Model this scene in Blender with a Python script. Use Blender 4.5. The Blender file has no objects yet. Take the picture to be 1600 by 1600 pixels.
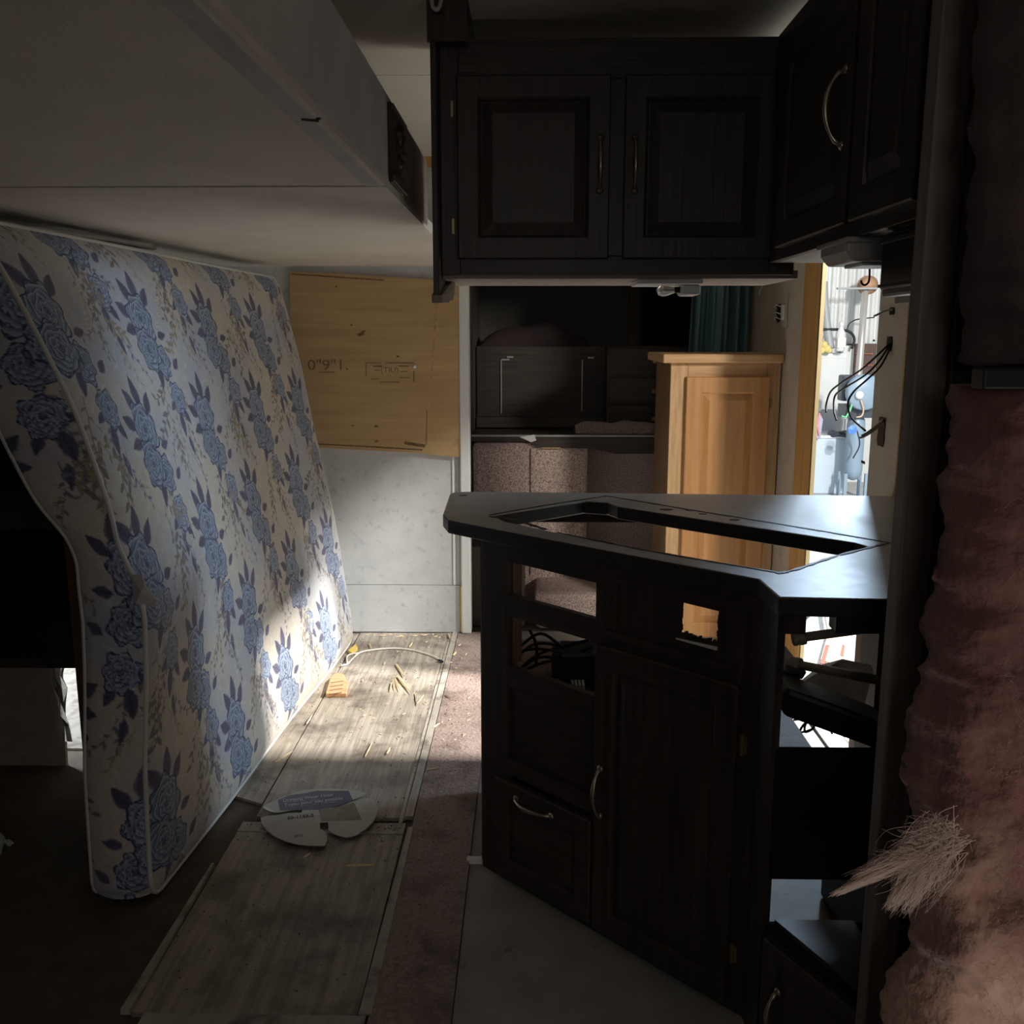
import bpy, bmesh, math, random
import numpy as np
from mathutils import Vector, Matrix
random.seed(7); rng = np.random.RandomState(5)
scene = bpy.context.scene
col = scene.collection

# ------------------------------------------------------------ camera, world, lights
H = 1.4; F = 1480.0
PITCH = math.atan(277 / F); YAW = math.atan(28 / F * math.cos(PITCH))
cam_d = bpy.data.cameras.new('camera'); cam = bpy.data.objects.new('camera', cam_d); col.objects.link(cam)
cam.location = (0, 0, H); cam.rotation_euler = (math.pi / 2 - PITCH, 0, YAW)
cam_d.sensor_width = 36; cam_d.sensor_fit = 'HORIZONTAL'; cam_d.lens = 36 * F / 1600
cam_d.clip_start = 0.02; cam_d.clip_end = 100
scene.camera = cam
scene.view_settings.view_transform = 'Standard'; scene.view_settings.look = 'None'
scene.view_settings.exposure = 0.12; scene.view_settings.gamma = 1.0
scene.view_settings.use_curve_mapping = False

w = bpy.data.worlds.new('world'); scene.world = w; w.use_nodes = True
w.node_tree.nodes['Background'].inputs[0].default_value = (0.72, 0.86, 1.0, 1)
w.node_tree.nodes['Background'].inputs[1].default_value = 0.21

def area(name, loc, target, size, power, color, size_y=None):
    l = bpy.data.lights.new(name, 'AREA'); l.energy = power; l.color = color; l.size = size
    if size_y: l.shape = 'RECTANGLE'; l.size_y = size_y
    o = bpy.data.objects.new(name, l); col.objects.link(o); o.location = loc
    o.rotation_euler = (Vector(target) - Vector(loc)).to_track_quat('-Z', 'Y').to_euler()
    return o
area('shop_high_lamp', (5.0, 2.80, 5.0), (-0.6, 3.5, 0), 0.28, 1350, (1.0, 0.96, 0.90))
area('far_floor_fill', (5.0, 1.30, 4.7), (-0.5, 3.9, 0), 0.6, 800, (1.0, 0.97, 0.93))  # added fill with no known source; evens the light on the far floor
area('shop_bay_daylight', (7.5, 5.0, 2.9), (0, 2.6, 0.9), 1.6, 230, (0.64, 0.81, 1.0), 1.6)
area('shop_side_lamp', (3.2, -0.4, 2.6), (0.7, 4.0, 0.7), 0.5, 135, (1.0, 0.92, 0.82))
area('shop_ceiling_lamp', (4.2, 7.6, 4.6), (3.2, 7.2, -0.6), 2.0, 85, (0.86, 0.93, 1.0))
area('insulation_fill_light', (0.92, 0.30, 0.42), (0.72, 1.15, 0.55), 0.22, 1.6, (1.0, 0.90, 0.85))  # added fill beside the camera, brightens the insulation; no real lamp there
area('rear_fill_light', (0.1, -1.4, 1.7), (0.3, 2.0, 1.0), 0.6, 3.2, (1.0, 0.94, 0.90))  # unseen fill added behind the camera to lift the dark interior; no window there
area('shop_far_daylight', (4.0, 10.8, 4.6), (0.8, 2.3, 0.8), 0.9, 250, (0.58, 0.78, 1.0))
area('hatch_daylight', (-3.0, 3.7, 0.9), (-1.8, 3.7, 0.1), 0.6, 90, (0.85, 0.93, 1.0))

# ------------------------------------------------------------ projection helper (pixel on a known plane -> metres)
cp, sp = math.cos(PITCH), math.sin(PITCH); cyw, syw = math.cos(YAW), math.sin(YAW)
FW = np.array([-syw * cp, cyw * cp, -sp]); RT = np.array([cyw, syw, 0.0]); UP = np.cross(RT, FW)
def P(u, v, x=None, y=None, z=None):
    d = FW * F + RT * (u - 800) + UP * (800 - v)
    t = (z - H) / d[2] if z is not None else (y / d[1] if y is not None else x / d[0])
    return Vector((d[0] * t, d[1] * t, H + d[2] * t))

# ------------------------------------------------------------ materials
def mat(name, c, rough=0.6, c2=None, scale=(8, 8, 8), detail=6, bump=0.0, metal=0.0, spec=0.5, lo=0.35, hi=0.65,
        bscale=None, coat=0.0, dirt=None, dscale=3.0, dlo=0.55, dhi=0.75, sheen=0.0, rvar=0.0):
    m = bpy.data.materials.new(name); m.use_nodes = True
    nt = m.node_tree; N = nt.nodes; L = nt.links; b = N['Principled BSDF']
    b.inputs['Roughness'].default_value = rough; b.inputs['Metallic'].default_value = metal
    b.inputs['Specular IOR Level'].default_value = spec; b.inputs['Coat Weight'].default_value = coat
    b.inputs['Sheen Weight'].default_value = sheen
    b.inputs['Base Color'].default_value = (*c, 1)
    tc = N.new('ShaderNodeTexCoord')
    out = None
    if c2 or bump or rvar:
        mp = N.new('ShaderNodeMapping'); mp.inputs['Scale'].default_value = scale
        L.new(tc.outputs['Object'], mp.inputs[0])
        n = N.new('ShaderNodeTexNoise'); n.inputs['Scale'].default_value = 1; n.inputs['Detail'].default_value = detail
        n.inputs['Roughness'].default_value = 0.6
        L.new(mp.outputs[0], n.inputs[0])
        if c2:
            r = N.new('ShaderNodeValToRGB'); r.color_ramp.elements[0].position = lo; r.color_ramp.elements[1].position = hi
            r.color_ramp.elements[0].color = (*c, 1); r.color_ramp.elements[1].color = (*c2, 1)
            L.new(n.outputs[0], r.inputs[0]); out = r.outputs[0]
        if bump:
            bn = n
            if bscale:
                mp2 = N.new('ShaderNodeMapping'); mp2.inputs['Scale'].default_value = bscale
                L.new(tc.outputs['Object'], mp2.inputs[0])
                bn = N.new('ShaderNodeTexNoise'); bn.inputs['Scale'].default_value = 1; bn.inputs['Detail'].default_value = 4
                L.new(mp2.outputs[0], bn.inputs[0])
            bp = N.new('ShaderNodeBump'); bp.inputs['Strength'].default_value = min(1, bump); bp.inputs['Distance'].default_value = 0.004 * max(1, bump)
            L.new(bn.outputs[0], bp.inputs['Height']); L.new(bp.outputs[0], b.inputs['Normal'])
        if rvar:
            mr = N.new('ShaderNodeMapRange'); mr.inputs['To Min'].default_value = rough - rvar; mr.inputs['To Max'].default_value = rough + rvar
            L.new(n.outputs[0], mr.inputs[0]); L.new(mr.outputs[0], b.inputs['Roughness'])
    if dirt:
        n3 = N.new('ShaderNodeTexNoise'); n3.inputs['Scale'].default_value = dscale; n3.inputs['Detail'].default_value = 8
        n3.inputs['Roughness'].default_value = 0.65
        L.new(tc.outputs['Object'], n3.inputs[0])
        mr = N.new('ShaderNodeMapRange'); mr.inputs['From Min'].default_value = dlo; mr.inputs['From Max'].default_value = dhi
        L.new(n3.outputs[0], mr.inputs[0])
        mx = N.new('ShaderNodeMix'); mx.data_type = 'RGBA'
        L.new(mr.outputs[0], mx.inputs[0])
        if out: L.new(out, mx.inputs[6])
        else: mx.inputs[6].default_value = (*c, 1)
        mx.inputs[7].default_value = (*dirt, 1); out = mx.outputs[2]
    if out: L.new(out, b.inputs['Base Color'])
    return m

M = {}
M['dark_wood'] = mat('shade_darkened_oak', (.034, .026, .022), .42, (.062, .048, .040), (60, 60, 3.5), bump=.25, rvar=.08, spec=.4)  # oak colour darkened to stand in for kitchen shade; truly dark wood shares it
M['dark_wood_h'] = mat('shade_darkened_oak_rail', (.034, .026, .022), .42, (.062, .048, .040), (4, 4, 70), bump=.25, spec=.4)  # rail version, with the same shade put into the colour
M['post_wood'] = mat('grey_brown_post_wood', (.17, .145, .135), .5, (.26, .23, .215), (70, 70, 3), bump=.3)
M['inner_wood'] = mat('raw_cabinet_plywood', (.13, .065, .035), .6, (.19, .10, .05), (50, 50, 4), bump=.2)
M['oak'] = mat('honey_oak', (.46, .215, .07), .45, (.57, .30, .115), (45, 45, 2.6), detail=9, bump=.35, lo=.3, hi=.62, rvar=.05)
M['oak_h'] = mat('honey_oak_rail', (.50, .29, .13), .45, (.64, .40, .20), (4, 20, 80), detail=8, bump=.35, lo=.3, hi=.62)
M['oak_stile'] = mat('pale_oak_stile', (.46, .27, .12), .5, (.64, .42, .22), (60, 60, 5), detail=9, bump=.35, lo=.3, hi=.6)
M['oak_side'] = mat('brown_oak_side', (.20, .115, .06), .5, (.28, .17, .09), (60, 60, 3), bump=.3)
M['pine'] = mat('orange_pine_stud', (.50, .265, .08), .6, (.62, .37, .13), (30, 30, 1.6), bump=.4, dirt=(.30, .17, .06), dscale=6, dlo=.62, dhi=.72)
M['plywood'] = mat('yellow_plywood', (.45, .285, .13), .6, (.59, .405, .205), (1.6, 6, 22), detail=9, bump=.25, lo=.3, hi=.7, dirt=(.30, .17, .07), dscale=4.5, dlo=.62, dhi=.8)
M['ply_edge'] = mat('frayed_plywood_edge', (.40, .24, .10), .8, (.6, .42, .2), (60, 60, 60), bump=.6)
M['wallpaper'] = mat('mottled_white_wallpaper', (.60, .605, .585), .6, (.53, .54, .53), (7, 7, 9), detail=3, bump=.1, dirt=(.42, .43, .43), dscale=26, dlo=.56, dhi=.70)
M['white_trim'] = mat('white_trim', (.76, .77, .74), .5, bump=.1)
M['ceiling'] = mat('cream_ceiling_vinyl', (.70, .66, .58), .75, (.76, .71, .63), (5, 5, 5), bump=.15, bscale=(220, 220, 220))
M['ceil_slide'] = mat('slide_ceiling_fabric', (.60, .555, .485), .85, (.68, .63, .555), (3, 3, 3), bump=.35, bscale=(170, 170, 170))
M['bulk_fab'] = mat('bulkhead_padded_vinyl', (.50, .47, .44), .8, (.58, .55, .51), (6, 6, 6), bump=.5, bscale=(150, 150, 150))
M['bulk_wood'] = mat('bulkhead_brown_end', (.26, .20, .155), .6, (.32, .25, .2), (50, 5, 50), bump=.2)
M['beige_wall'] = mat('beige_wall_vinyl', (.47, .42, .35), .7, (.54, .49, .41), (14, 14, 14), bump=.15, bscale=(160, 160, 160), dirt=(.36, .32, .27), dscale=12, dlo=.6, dhi=.75)
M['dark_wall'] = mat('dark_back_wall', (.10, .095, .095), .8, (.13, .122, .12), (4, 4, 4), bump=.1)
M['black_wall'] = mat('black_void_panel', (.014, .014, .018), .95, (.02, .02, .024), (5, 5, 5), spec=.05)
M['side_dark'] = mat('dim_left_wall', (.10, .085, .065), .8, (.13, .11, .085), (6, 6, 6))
M['vinyl_floor'] = mat('grey_vinyl_floor', (.27, .255, .235), .6, (.34, .325, .30), (9, 9, 9), bump=.1, dirt=(.14, .125, .11), dscale=16, dlo=.62, dhi=.75)
M['sheet_floor'] = mat('worn_grey_plank_sheet', (.27, .235, .19), .7, (.45, .395, .325), (55, 3.0, 20), detail=10, bump=1.2, lo=.32, hi=.6, dirt=(.12, .095, .075), dscale=5.5, dlo=.47, dhi=.70)
M['strip_floor'] = mat('pale_seam_strip', (.36, .33, .28), .6, (.48, .44, .38), (30, 3, 10), bump=.3, dirt=(.13, .10, .08), dscale=9, dlo=.5, dhi=.68)
M['carpet_floor'] = mat('brown_floor_carpet', (.24, .175, .145), .95, (.42, .33, .29), (90, 90, 90), detail=4, bump=1.5, lo=.3, hi=.7, dirt=(.11, .075, .06), dscale=7, dlo=.5, dhi=.75)
M['under_floor'] = mat('dirty_subfloor', (.085, .062, .045), .85, (.13, .10, .07), (12, 12, 12), bump=.5)
M['carpet'] = mat('mauve_speckled_carpet', (.28, .20, .18), .97, (.78, .61, .56), (170, 170, 170), detail=3, bump=2.0, lo=.36, hi=.62)
M['counter'] = mat('dusty_slate_laminate', (.33, .32, .31), .38, (.41, .40, .385), (26, 26, 26), detail=8, bump=.03, spec=1.0, rvar=.06, dirt=(.22, .21, .20), dscale=7, dlo=.5, dhi=.8)
M['counter_edge'] = mat('dark_counter_edge', (.028, .026, .025), .4, (.045, .042, .04), (30, 30, 30), spec=.5)
M['adhesive'] = mat('black_sealant', (.012, .011, .01), .5)
M['brass'] = mat('tarnished_brass', (.55, .50, .38), .36, (.36, .32, .23), (60, 60, 60), metal=.9)
M['brass_dark'] = mat('dull_hinge_brass', (.35, .28, .16), .4, metal=.8)
M['black'] = mat('black_rubber', (.008, .008, .009), .5)
M['black_gloss'] = mat('black_glossy_plastic', (.012, .014, .016), .22, spec=.6)
M['white_plastic'] = mat('white_plastic', (.75, .76, .76), .35, bump=.02)
M['grey_plastic'] = mat('grey_lamp_plastic', (.50, .49, .47), .4)
M['glass'] = mat('bulb_glass', (.85, .85, .82), .1, spec=.8)
M['glass'].node_tree.nodes['Principled BSDF'].inputs['Transmission Weight'].default_value = .7
M['clear_plastic'] = mat('milky_plastic_film', (.8, .82, .82), .3, bump=1.0, scale=(20, 20, 20))
M['clear_plastic'].node_tree.nodes['Principled BSDF'].inputs['Transmission Weight'].default_value = .55
M['curtain'] = mat('teal_curtain_cloth', (.12, .24, .28), .85, (.15, .29, .34), (200, 200, 60), bump=.4)
M['piping'] = mat('white_piping', (.66, .65, .60), .6, bump=.2, scale=(150, 150, 150))
M['pvc'] = mat('beige_pipe', (.30, .25, .17), .45, (.38, .32, .23), (20, 20, 20))
M['white_cord'] = mat('white_cord', (.80, .77, .68), .5)
M['splinter'] = mat('fresh_pine_splinter', (.80, .60, .30), .7, (.86, .70, .42), (60, 60, 10), bump=.3)
M['block'] = mat('torn_pine_block', (.55, .27, .12), .7, (.75, .46, .26), (10, 90, 10), bump=.8)
M['yellow'] = mat('yellow_tape', (.75, .55, .12), .6)
M['card'] = mat('white_cardboard', (.42, .41, .36), .6, (.48, .465, .41), (14, 14, 14), bump=.15, dirt=(.28, .26, .22), dscale=12, dlo=.6, dhi=.8)
M['card_blue'] = mat('blue_print', (.045, .058, .10), .5)
M['card_olive'] = mat('olive_photo_print', (.13, .125, .085), .5, (.20, .19, .14), (30, 30, 30))
M['print_white'] = mat('white_print', (.38, .40, .42), .6)
M['print_black'] = mat('black_print', (.03, .028, .025), .6)
M['stamp'] = mat('faded_brown_stamp_ink', (.14, .085, .04), .8, (.30, .19, .09), (120, 120, 120), lo=.4, hi=.62)
M['stain'] = mat('dark_wood_stain', (.10, .055, .02), .8, (.30, .18, .08), (70, 30, 70))
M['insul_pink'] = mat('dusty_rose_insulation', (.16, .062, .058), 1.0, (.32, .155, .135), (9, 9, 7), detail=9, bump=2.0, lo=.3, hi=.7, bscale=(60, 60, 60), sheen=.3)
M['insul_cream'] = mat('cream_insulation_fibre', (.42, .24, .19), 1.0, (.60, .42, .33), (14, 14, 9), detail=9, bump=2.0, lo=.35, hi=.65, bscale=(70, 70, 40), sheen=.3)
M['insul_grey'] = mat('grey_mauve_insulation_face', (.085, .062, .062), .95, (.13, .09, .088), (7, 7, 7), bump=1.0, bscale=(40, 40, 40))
M['fuzz'] = mat('rose_fuzz', (.46, .30, .25), .95, (.60, .42, .34), (9, 9, 9))
M['fibre'] = mat('pale_insulation_strand', (.74, .62, .54), .9, (.62, .46, .38), (30, 30, 30))
M['steel_wall'] = mat('white_corrugated_steel', (.72, .74, .73), .45, (.66, .68, .67), (2, 2, .6), dirt=(.50, .47, .42), dscale=2.2, dlo=.6, dhi=.8)
M['concrete'] = mat('pale_shop_concrete', (.44, .43, .40), .7, (.52, .51, .48), (5, 5, 5), dirt=(.44, .41, .36), dscale=3, dlo=.6, dhi=.8)
M['grey_pipe'] = mat('grey_conduit', (.36, .38, .39), .45)
M['copper'] = mat('pale_steel_pipe', (.66, .62, .58), .35, metal=.5)
M['rust'] = mat('rust_red_wrap', (.42, .12, .06), .7)
M['tan_disc'] = mat('tan_spool', (.55, .33, .20), .7, (.45, .26, .15), (20, 20, 20))
M['cabinet_white'] = mat('white_painted_panel', (.70, .73, .74), .4)
M['blue_box'] = mat('pale_blue_appliance', (.50, .60, .70), .35)
M['comp_blue'] = mat('blue_grey_tank_paint', (.24, .33, .42), .35)
M['comp_dark'] = mat('dark_motor', (.04, .05, .07), .4)
M['lilac'] = mat('lilac_cloth', (.38, .34, .48), .8, (.46, .42, .56), (12, 12, 12), bump=.4)
M['pink'] = mat('pink_strap', (.65, .28, .33), .7)
M['green_hose'] = mat('bright_green_hose', (.15, .62, .25), .4)
M['orange_hose'] = mat('tan_hose', (.62, .42, .26), .5)
M['bright_blue'] = mat('bright_blue_valve', (.08, .22, .75), .4)
M['dark_brown'] = mat('dark_brown_boards', (.09, .055, .04), .6)
M['red'] = mat('dull_red_print', (.42, .09, .06), .6)
M['box_tan'] = mat('tan_carton', (.48, .40, .31), .7)
M['brown_box'] = mat('brown_cabinet_block', (.085, .06, .04), .6, (.12, .09, .06), (40, 40, 4))
M['metal_strip'] = mat('dull_metal_strip', (.5, .5, .5), .35, metal=.7)
M['toy_y'] = mat('yellow_rag', (.75, .62, .22), .7); M['toy_w'] = mat('white_rag', (.8, .78, .7), .7)
M['plum'] = mat('dark_plum_cloth', (.035, .022, .026), .95, (.05, .032, .036), (12, 12, 12), bump=.5)

# ------------------------------------------------------------ mesh building
class MB:
    def __init__(s, M4=None): s.v = []; s.f = []; s.M = M4
    def add(s, vs, fs):
        o = len(s.v)
        for p in vs:
            p = Vector(p); s.v.append(tuple(s.M @ p) if s.M else tuple(p))
        s.f += [tuple(i + o for i in f) for f in fs]; return s
    def box(s, x0, x1, y0, y1, z0, z1):
        if x0 > x1: x0, x1 = x1, x0
        if y0 > y1: y0, y1 = y1, y0
        if z0 > z1: z0, z1 = z1, z0
        return s.add([(x0, y0, z0), (x1, y0, z0), (x1, y1, z0), (x0, y1, z0), (x0, y0, z1), (x1, y0, z1), (x1, y1, z1), (x0, y1, z1)],
                     [(3, 2, 1, 0), (4, 5, 6, 7), (0, 1, 5, 4), (1, 2, 6, 5), (2, 3, 7, 6), (3, 0, 4, 7)])
    def prism(s, poly, z0, z1):
        n = len(poly)
        a = sum(poly[i][0] * poly[(i + 1) % n][1] - poly[(i + 1) % n][0] * poly[i][1] for i in range(n))
        if a < 0: poly = poly[::-1]
        vs = [(x, y, z0) for x, y in poly] + [(x, y, z1) for x, y in poly]
        fs = [tuple(range(n))[::-1], tuple(range(n, 2 * n))] + [(i, (i + 1) % n, n + (i + 1) % n, n + i) for i in range(n)]
        return s.add(vs, fs)
    def hprism(s, pts, nvec):          # planar polygon in 3D, extruded by a vector
        n = len(pts); nv = Vector(nvec)
        vs = [Vector(p) for p in pts] + [Vector(p) + nv for p in pts]
        return s.add(vs, [tuple(range(n))[::-1], tuple(range(n, 2 * n))] + [(i, (i + 1) % n, n + (i + 1) % n, n + i) for i in range(n)])
    def tube(s, pts, r, n=8, closed=False):
        pts = [Vector(p) for p in pts]; m = len(pts)
        rs = r if isinstance(r, (list, tuple)) else [r] * m
        vs = []; fs = []; prev = None
        for i, p in enumerate(pts):
            t = (pts[min(i + 1, m - 1)] - pts[max(i - 1, 0)]).normalized() if not closed else (pts[(i + 1) % m] - pts[i - 1]).normalized()
            if prev is None:
                a = t.orthogonal().normalized()
            else:
                a = (prev - t * prev.dot(t))
                a = a.normalized() if a.length > 1e-6 else t.orthogonal().normalized()
            prev = a; b = t.cross(a)
            for k in range(n):
                th = 2 * math.pi * k / n
                vs.append(p + (a * math.cos(th) + b * math.sin(th)) * rs[i])
        for i in range(m - 1 if not closed else m):
            j = (i + 1) % m
            for k in range(n): fs.append((i * n + k, i * n + (k + 1) % n, j * n + (k + 1) % n, j * n + k))
        if not closed: fs += [tuple(range(n))[::-1], tuple(range((m - 1) * n, m * n))]
        return s.add(vs, fs)
    def lathe(s, prof, base, axis=(0, 0, 1), n=20):
        ax = Vector(axis).normalized(); a = ax.orthogonal().normalized(); b = ax.cross(a); base = Vector(base)
        vs = []; fs = []
        for r, h in prof:
            for k in range(n):
                th = 2 * math.pi * k / n; vs.append(base + ax * h + (a * math.cos(th) + b * math.sin(th)) * max(r, 1e-4))
        for i in range(len(prof) - 1):
            for k in range(n): fs.append((i * n + k, i * n + (k + 1) % n, (i + 1) * n + (k + 1) % n, (i + 1) * n + k))
        fs += [tuple(range(n))[::-1], tuple(range((len(prof) - 1) * n, len(prof) * n))]
        return s.add(vs, fs)
    def rings(s, x0, x1, z0, z1, prof, cap=True):      # nested rectangles: (inset, y)
        vs = []; fs = []
        for ins, y in prof:
            vs += [(x0 + ins, y, z0 + ins), (x1 - ins, y, z0 + ins), (x1 - ins, y, z1 - ins), (x0 + ins, y, z1 - ins)]
        for i in range(len(prof) - 1):
            for k in range(4): fs.append((i * 4 + k, i * 4 + (k + 1) % 4, i * 4 + 4 + (k + 1) % 4, i * 4 + 4 + k))
        if cap: n = (len(prof) - 1) * 4; fs.append((n, n + 1, n + 2, n + 3))
        return s.add(vs, fs)
    def build(s, name, m, parent=None, bevel=0, smooth=False, kind=None, label=None, fix=True):
        me = bpy.data.meshes.new(name)
        off = root_loc(parent) if parent is not None else Vector((0, 0, 0))
        me.from_pydata([tuple(Vector(p) - off) for p in s.v], [], s.f)
        if fix:
            bm = bmesh.new(); bm.from_mesh(me); bmesh.ops.recalc_face_normals(bm, faces=bm.faces); bm.to_mesh(me); bm.free()
        if smooth:
            for p in me.polygons: p.use_smooth = True
        me.materials.append(m if not isinstance(m, str) else M[m])
        o = bpy.data.objects.new(name, me); col.objects.link(o)
        if parent is not None: o.parent = parent
        if bevel:
            bv = o.modifiers.new('bevel', 'BEVEL'); bv.width = bevel; bv.segments = 2; bv.limit_method = 'ANGLE'; bv.angle_limit = math.radians(40)
        if kind: o['kind'] = kind
        if label: o['label'] = label
        return o
def root_loc(o):
    t = Vector((0, 0, 0))
    while o is not None: t += o.location; o = o.parent
    return t
def thing(name, label, cat, loc=(0, 0, 0), group=None):
    o = bpy.data.objects.new(name, None); col.objects.link(o); o.location = loc; o.empty_display_size = .05
    o['label'] = label; o['category'] = cat
    if group: o['group'] = group
    return o
def tag(o, label, cat, group=None, kind=None):
    o['label'] = label; o['category'] = cat
    if group: o['group'] = group
    if kind: o['kind'] = kind
    return o
def single(mb, name, m, label, cat, group=None, **k):
    # a thing that is one mesh: origin moved to its base
    xs = np.array(mb.v); c = Vector(((xs[:, 0].min() + xs[:, 0].max()) / 2, (xs[:, 1].min() + xs[:, 1].max()) / 2, xs[:, 2].min()))
    mb.v = [tuple(Vector(p) - c) for p in mb.v]
    o = mb.build(name, m, **k); o.location = c
    return tag(o, label, cat, group)
def struct(mb, name, m, parent=None, label=None, **k):
    o = mb.build(name, m, parent, **k); 
    if parent is None: o['kind'] = 'structure'
    if label: o['label'] = label
    return o
def B(*a): return MB().box(*a)
def curve_pts(ctrl, n=10):             # Catmull-Rom through the points
    c = [Vector(p) for p in ctrl]; c = [c[0] * 2 - c[1]] + c + [c[-1] * 2 - c[-2]]; out = []
    for i in range(1, len(c) - 2):
        for k in range(n):
            t = k / n; p0, p1, p2, p3 = c[i - 1:i + 3]
            out.append(0.5 * ((2 * p1) + (p2 - p0) * t + (2 * p0 - 5 * p1 + 4 * p2 - p3) * t * t + (3 * p1 - p0 - 3 * p2 + p3) * t ** 3))
    out.append(c[-2]); return out

# ------------------------------------------------------------ the shell
CZ = 2.16; SZ = 1.70; RX = 1.05; FY = 4.32
floor = struct(B(-2.2, RX, -1.6, 6.3, -.06, -.004), 'floor', 'under_floor', label='dirty brown subfloor of the gutted trailer')
struct(B(-.156, RX, -1.6, 4.36, -.004, 0.002), 'vinyl_sheet', 'vinyl_floor', floor, label='smooth grey vinyl floor in front of the kitchen')
struct(B(-.335, -.158, -1.0, FY, -.004, 0.010), 'carpet_strip', 'carpet_floor', floor, label='worn brown carpet strip beside the grey vinyl')
struct(B(-.80, -.362, 2.56, FY - .01, -.004, 0.007), 'floor_sheet', 'sheet_floor', floor, label='grey wood-grained sheet with broken edges, at the end wall')
struct(MB().prism([(-.96, 2.72), (-.806, 2.64), (-.806, FY - .012), (-.96, FY - .012)], -.004, .0045), 'floor_sheet', 'sheet_floor', floor)
struct(B(-.83, -.355, 1.74, 2.53, -.004, 0.006), 'floor_sheet', 'sheet_floor', floor, label='dirtier grey wood-grained sheet nearest the camera')
struct(B(-2.15, -1.25, 3.02, FY, -.004, .004), 'floor_sheet', 'strip_floor', floor)  # pale sheet added so the floor in the slot reads brightly lit
struct(MB().prism([(-.362, 2.56), (-.338, 2.56), (-.338, FY - .01), (-.362, FY - .01)], 0, .012), 'seam_strip', 'strip_floor', floor)
struct(MB().prism([(-.376, 2.5), (-.366, 2.5), (-.366, FY - .01), (-.376, FY - .01)], 0, .0095), 'seam_strip', 'strip_floor', floor)
struct(MB().prism([(-.352, 1.74), (-.325, 1.74), (-.330, 2.50), (-.345, 2.50)], 0, .012), 'seam_strip', 'strip_floor', floor)
struct(MB().prism([(-.852, 1.74), (-.832, 1.74), (-.838, 2.30), (-.846, 2.30)], 0, .013), 'seam_strip', 'strip_floor', floor)
struct(MB().prism([(-.83, 2.475), (-.355, 2.465), (-.355, 2.48), (-.83, 2.485)], 0, .009), 'seam_strip', 'strip_floor', floor)
struct(MB().prism([(-.80, 1.70), (-.33, 1.70), (-.33, 1.735), (-.80, 1.735)], 0, .010), 'seam_strip', 'strip_floor', floor)
struct(B(-.165, -.12, 2.325, 2.345, .002, .014), 'edge_cap', 'white_trim', floor, label='short white trim end at the cabinet foot')

ceiling = struct(B(-2.2, RX, -1.6, 6.3, CZ, CZ + .05), 'ceiling', 'ceiling', label='cream panelled ceiling of the trailer')
for y0, y1 in ((-1.6, .5), (.505, 1.75), (1.755, 2.98), (2.985, 4.33)):
    struct(B(-1.0, RX, y0, y1, CZ - .006, CZ), 'ceiling_panel', 'ceiling', ceiling)
struct(B(-.9, -.30, 4.28, 4.315, CZ - .045, CZ - .006), 'trim_1', 'pine', label='yellow wood strip at ceiling edge')
struct(B(-.152, -.144, 1.2, 2.62, CZ - .013, CZ - .006), 'seam_strip', 'dark_wood', ceiling)

# slide-out ceiling (low) with seam, its far lip beside the bulkhead
sc = struct(B(-2.2, -.296, -1.6, 2.02, SZ, SZ + .03), 'ceiling_slide_near', 'ceil_slide', label='low slide-out ceiling, near panel')
struct(B(-2.2, -.296, 2.028, FY, SZ - .002, SZ + .03), 'ceiling_panel', 'ceil_slide', sc)
struct(B(-2.2, -.33, 2.02, 2.028, SZ + .008, SZ + .03), 'seam_gap', 'black', sc)

# end wall of the slide-out
wf = struct(B(-2.2, -.295, FY, FY + .05, 0, CZ), 'wall_far', 'wallpaper', label='white mottled end wall of slide-out')
struct(B(-1.9, -.327, FY - .006, FY, .243, SZ - .001), 'wall_panel', 'wallpaper', wf)
struct(B(-1.9, -.327, FY - .010, FY, 0.012, .240), 'wall_panel', 'wallpaper', wf, label='low kick panel of the end wall')
struct(B(-.355, -.345, FY - .011, FY - .006, .245, .86), 'seam_batten', 'white_trim', wf)
struct(B(-.325, -.318, FY - .009, FY, 0.012, .235), 'seam_gap', 'yellow', wf)
struct(B(-.317, -.272, FY - .03, FY + .06, 0.010, CZ - .05), 'trim_2', 'white_trim', bevel=.006, label='white vertical corner trim closing the end wall')

# left wall & back wall
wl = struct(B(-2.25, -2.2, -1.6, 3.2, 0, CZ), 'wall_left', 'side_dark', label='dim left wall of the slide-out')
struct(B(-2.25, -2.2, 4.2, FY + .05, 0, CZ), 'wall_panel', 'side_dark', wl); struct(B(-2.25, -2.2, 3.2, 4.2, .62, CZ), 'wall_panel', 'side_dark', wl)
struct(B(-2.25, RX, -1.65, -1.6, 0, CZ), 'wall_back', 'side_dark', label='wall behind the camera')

# right wall: pieces round the entry doorway
wr = struct(B(RX, RX + .04, -1.6, 2.93, 0, CZ), 'wall_right', 'beige_wall', label='beige vinyl side wall behind the counter, with cut wiring holes')
struct(B(RX, RX + .04, 3.73, 6.3, 0, CZ), 'wall_panel', 'beige_wall', wr, label='beige vinyl side wall beyond the doorway')
struct(B(RX, RX + .04, 2.93, 3.73, 1.92, CZ), 'wall_panel', 'beige_wall', wr)
struct(B(RX - .006, RX + .012, 3.53, 3.73, 0, 1.95), 'door_post', 'pine', wr, bevel=.003, label='bare orange pine stud on far side of the doorway')
struct(B(RX - .002, RX + .012, 3.515, 3.53, 0, 1.95), 'door_seal', 'brass_dark', wr)
struct(B(RX - .006, RX + .0, 2.60, 2.70, .94, 1.54), 'wall_stud', 'pine', wr, bevel=.003, label='bare brown stud at the near end of wall')
struct(B(RX - .02, RX + .05, 2.93, 3.73, -.03, .012), 'door_sill', 'metal_strip', wr)

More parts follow.
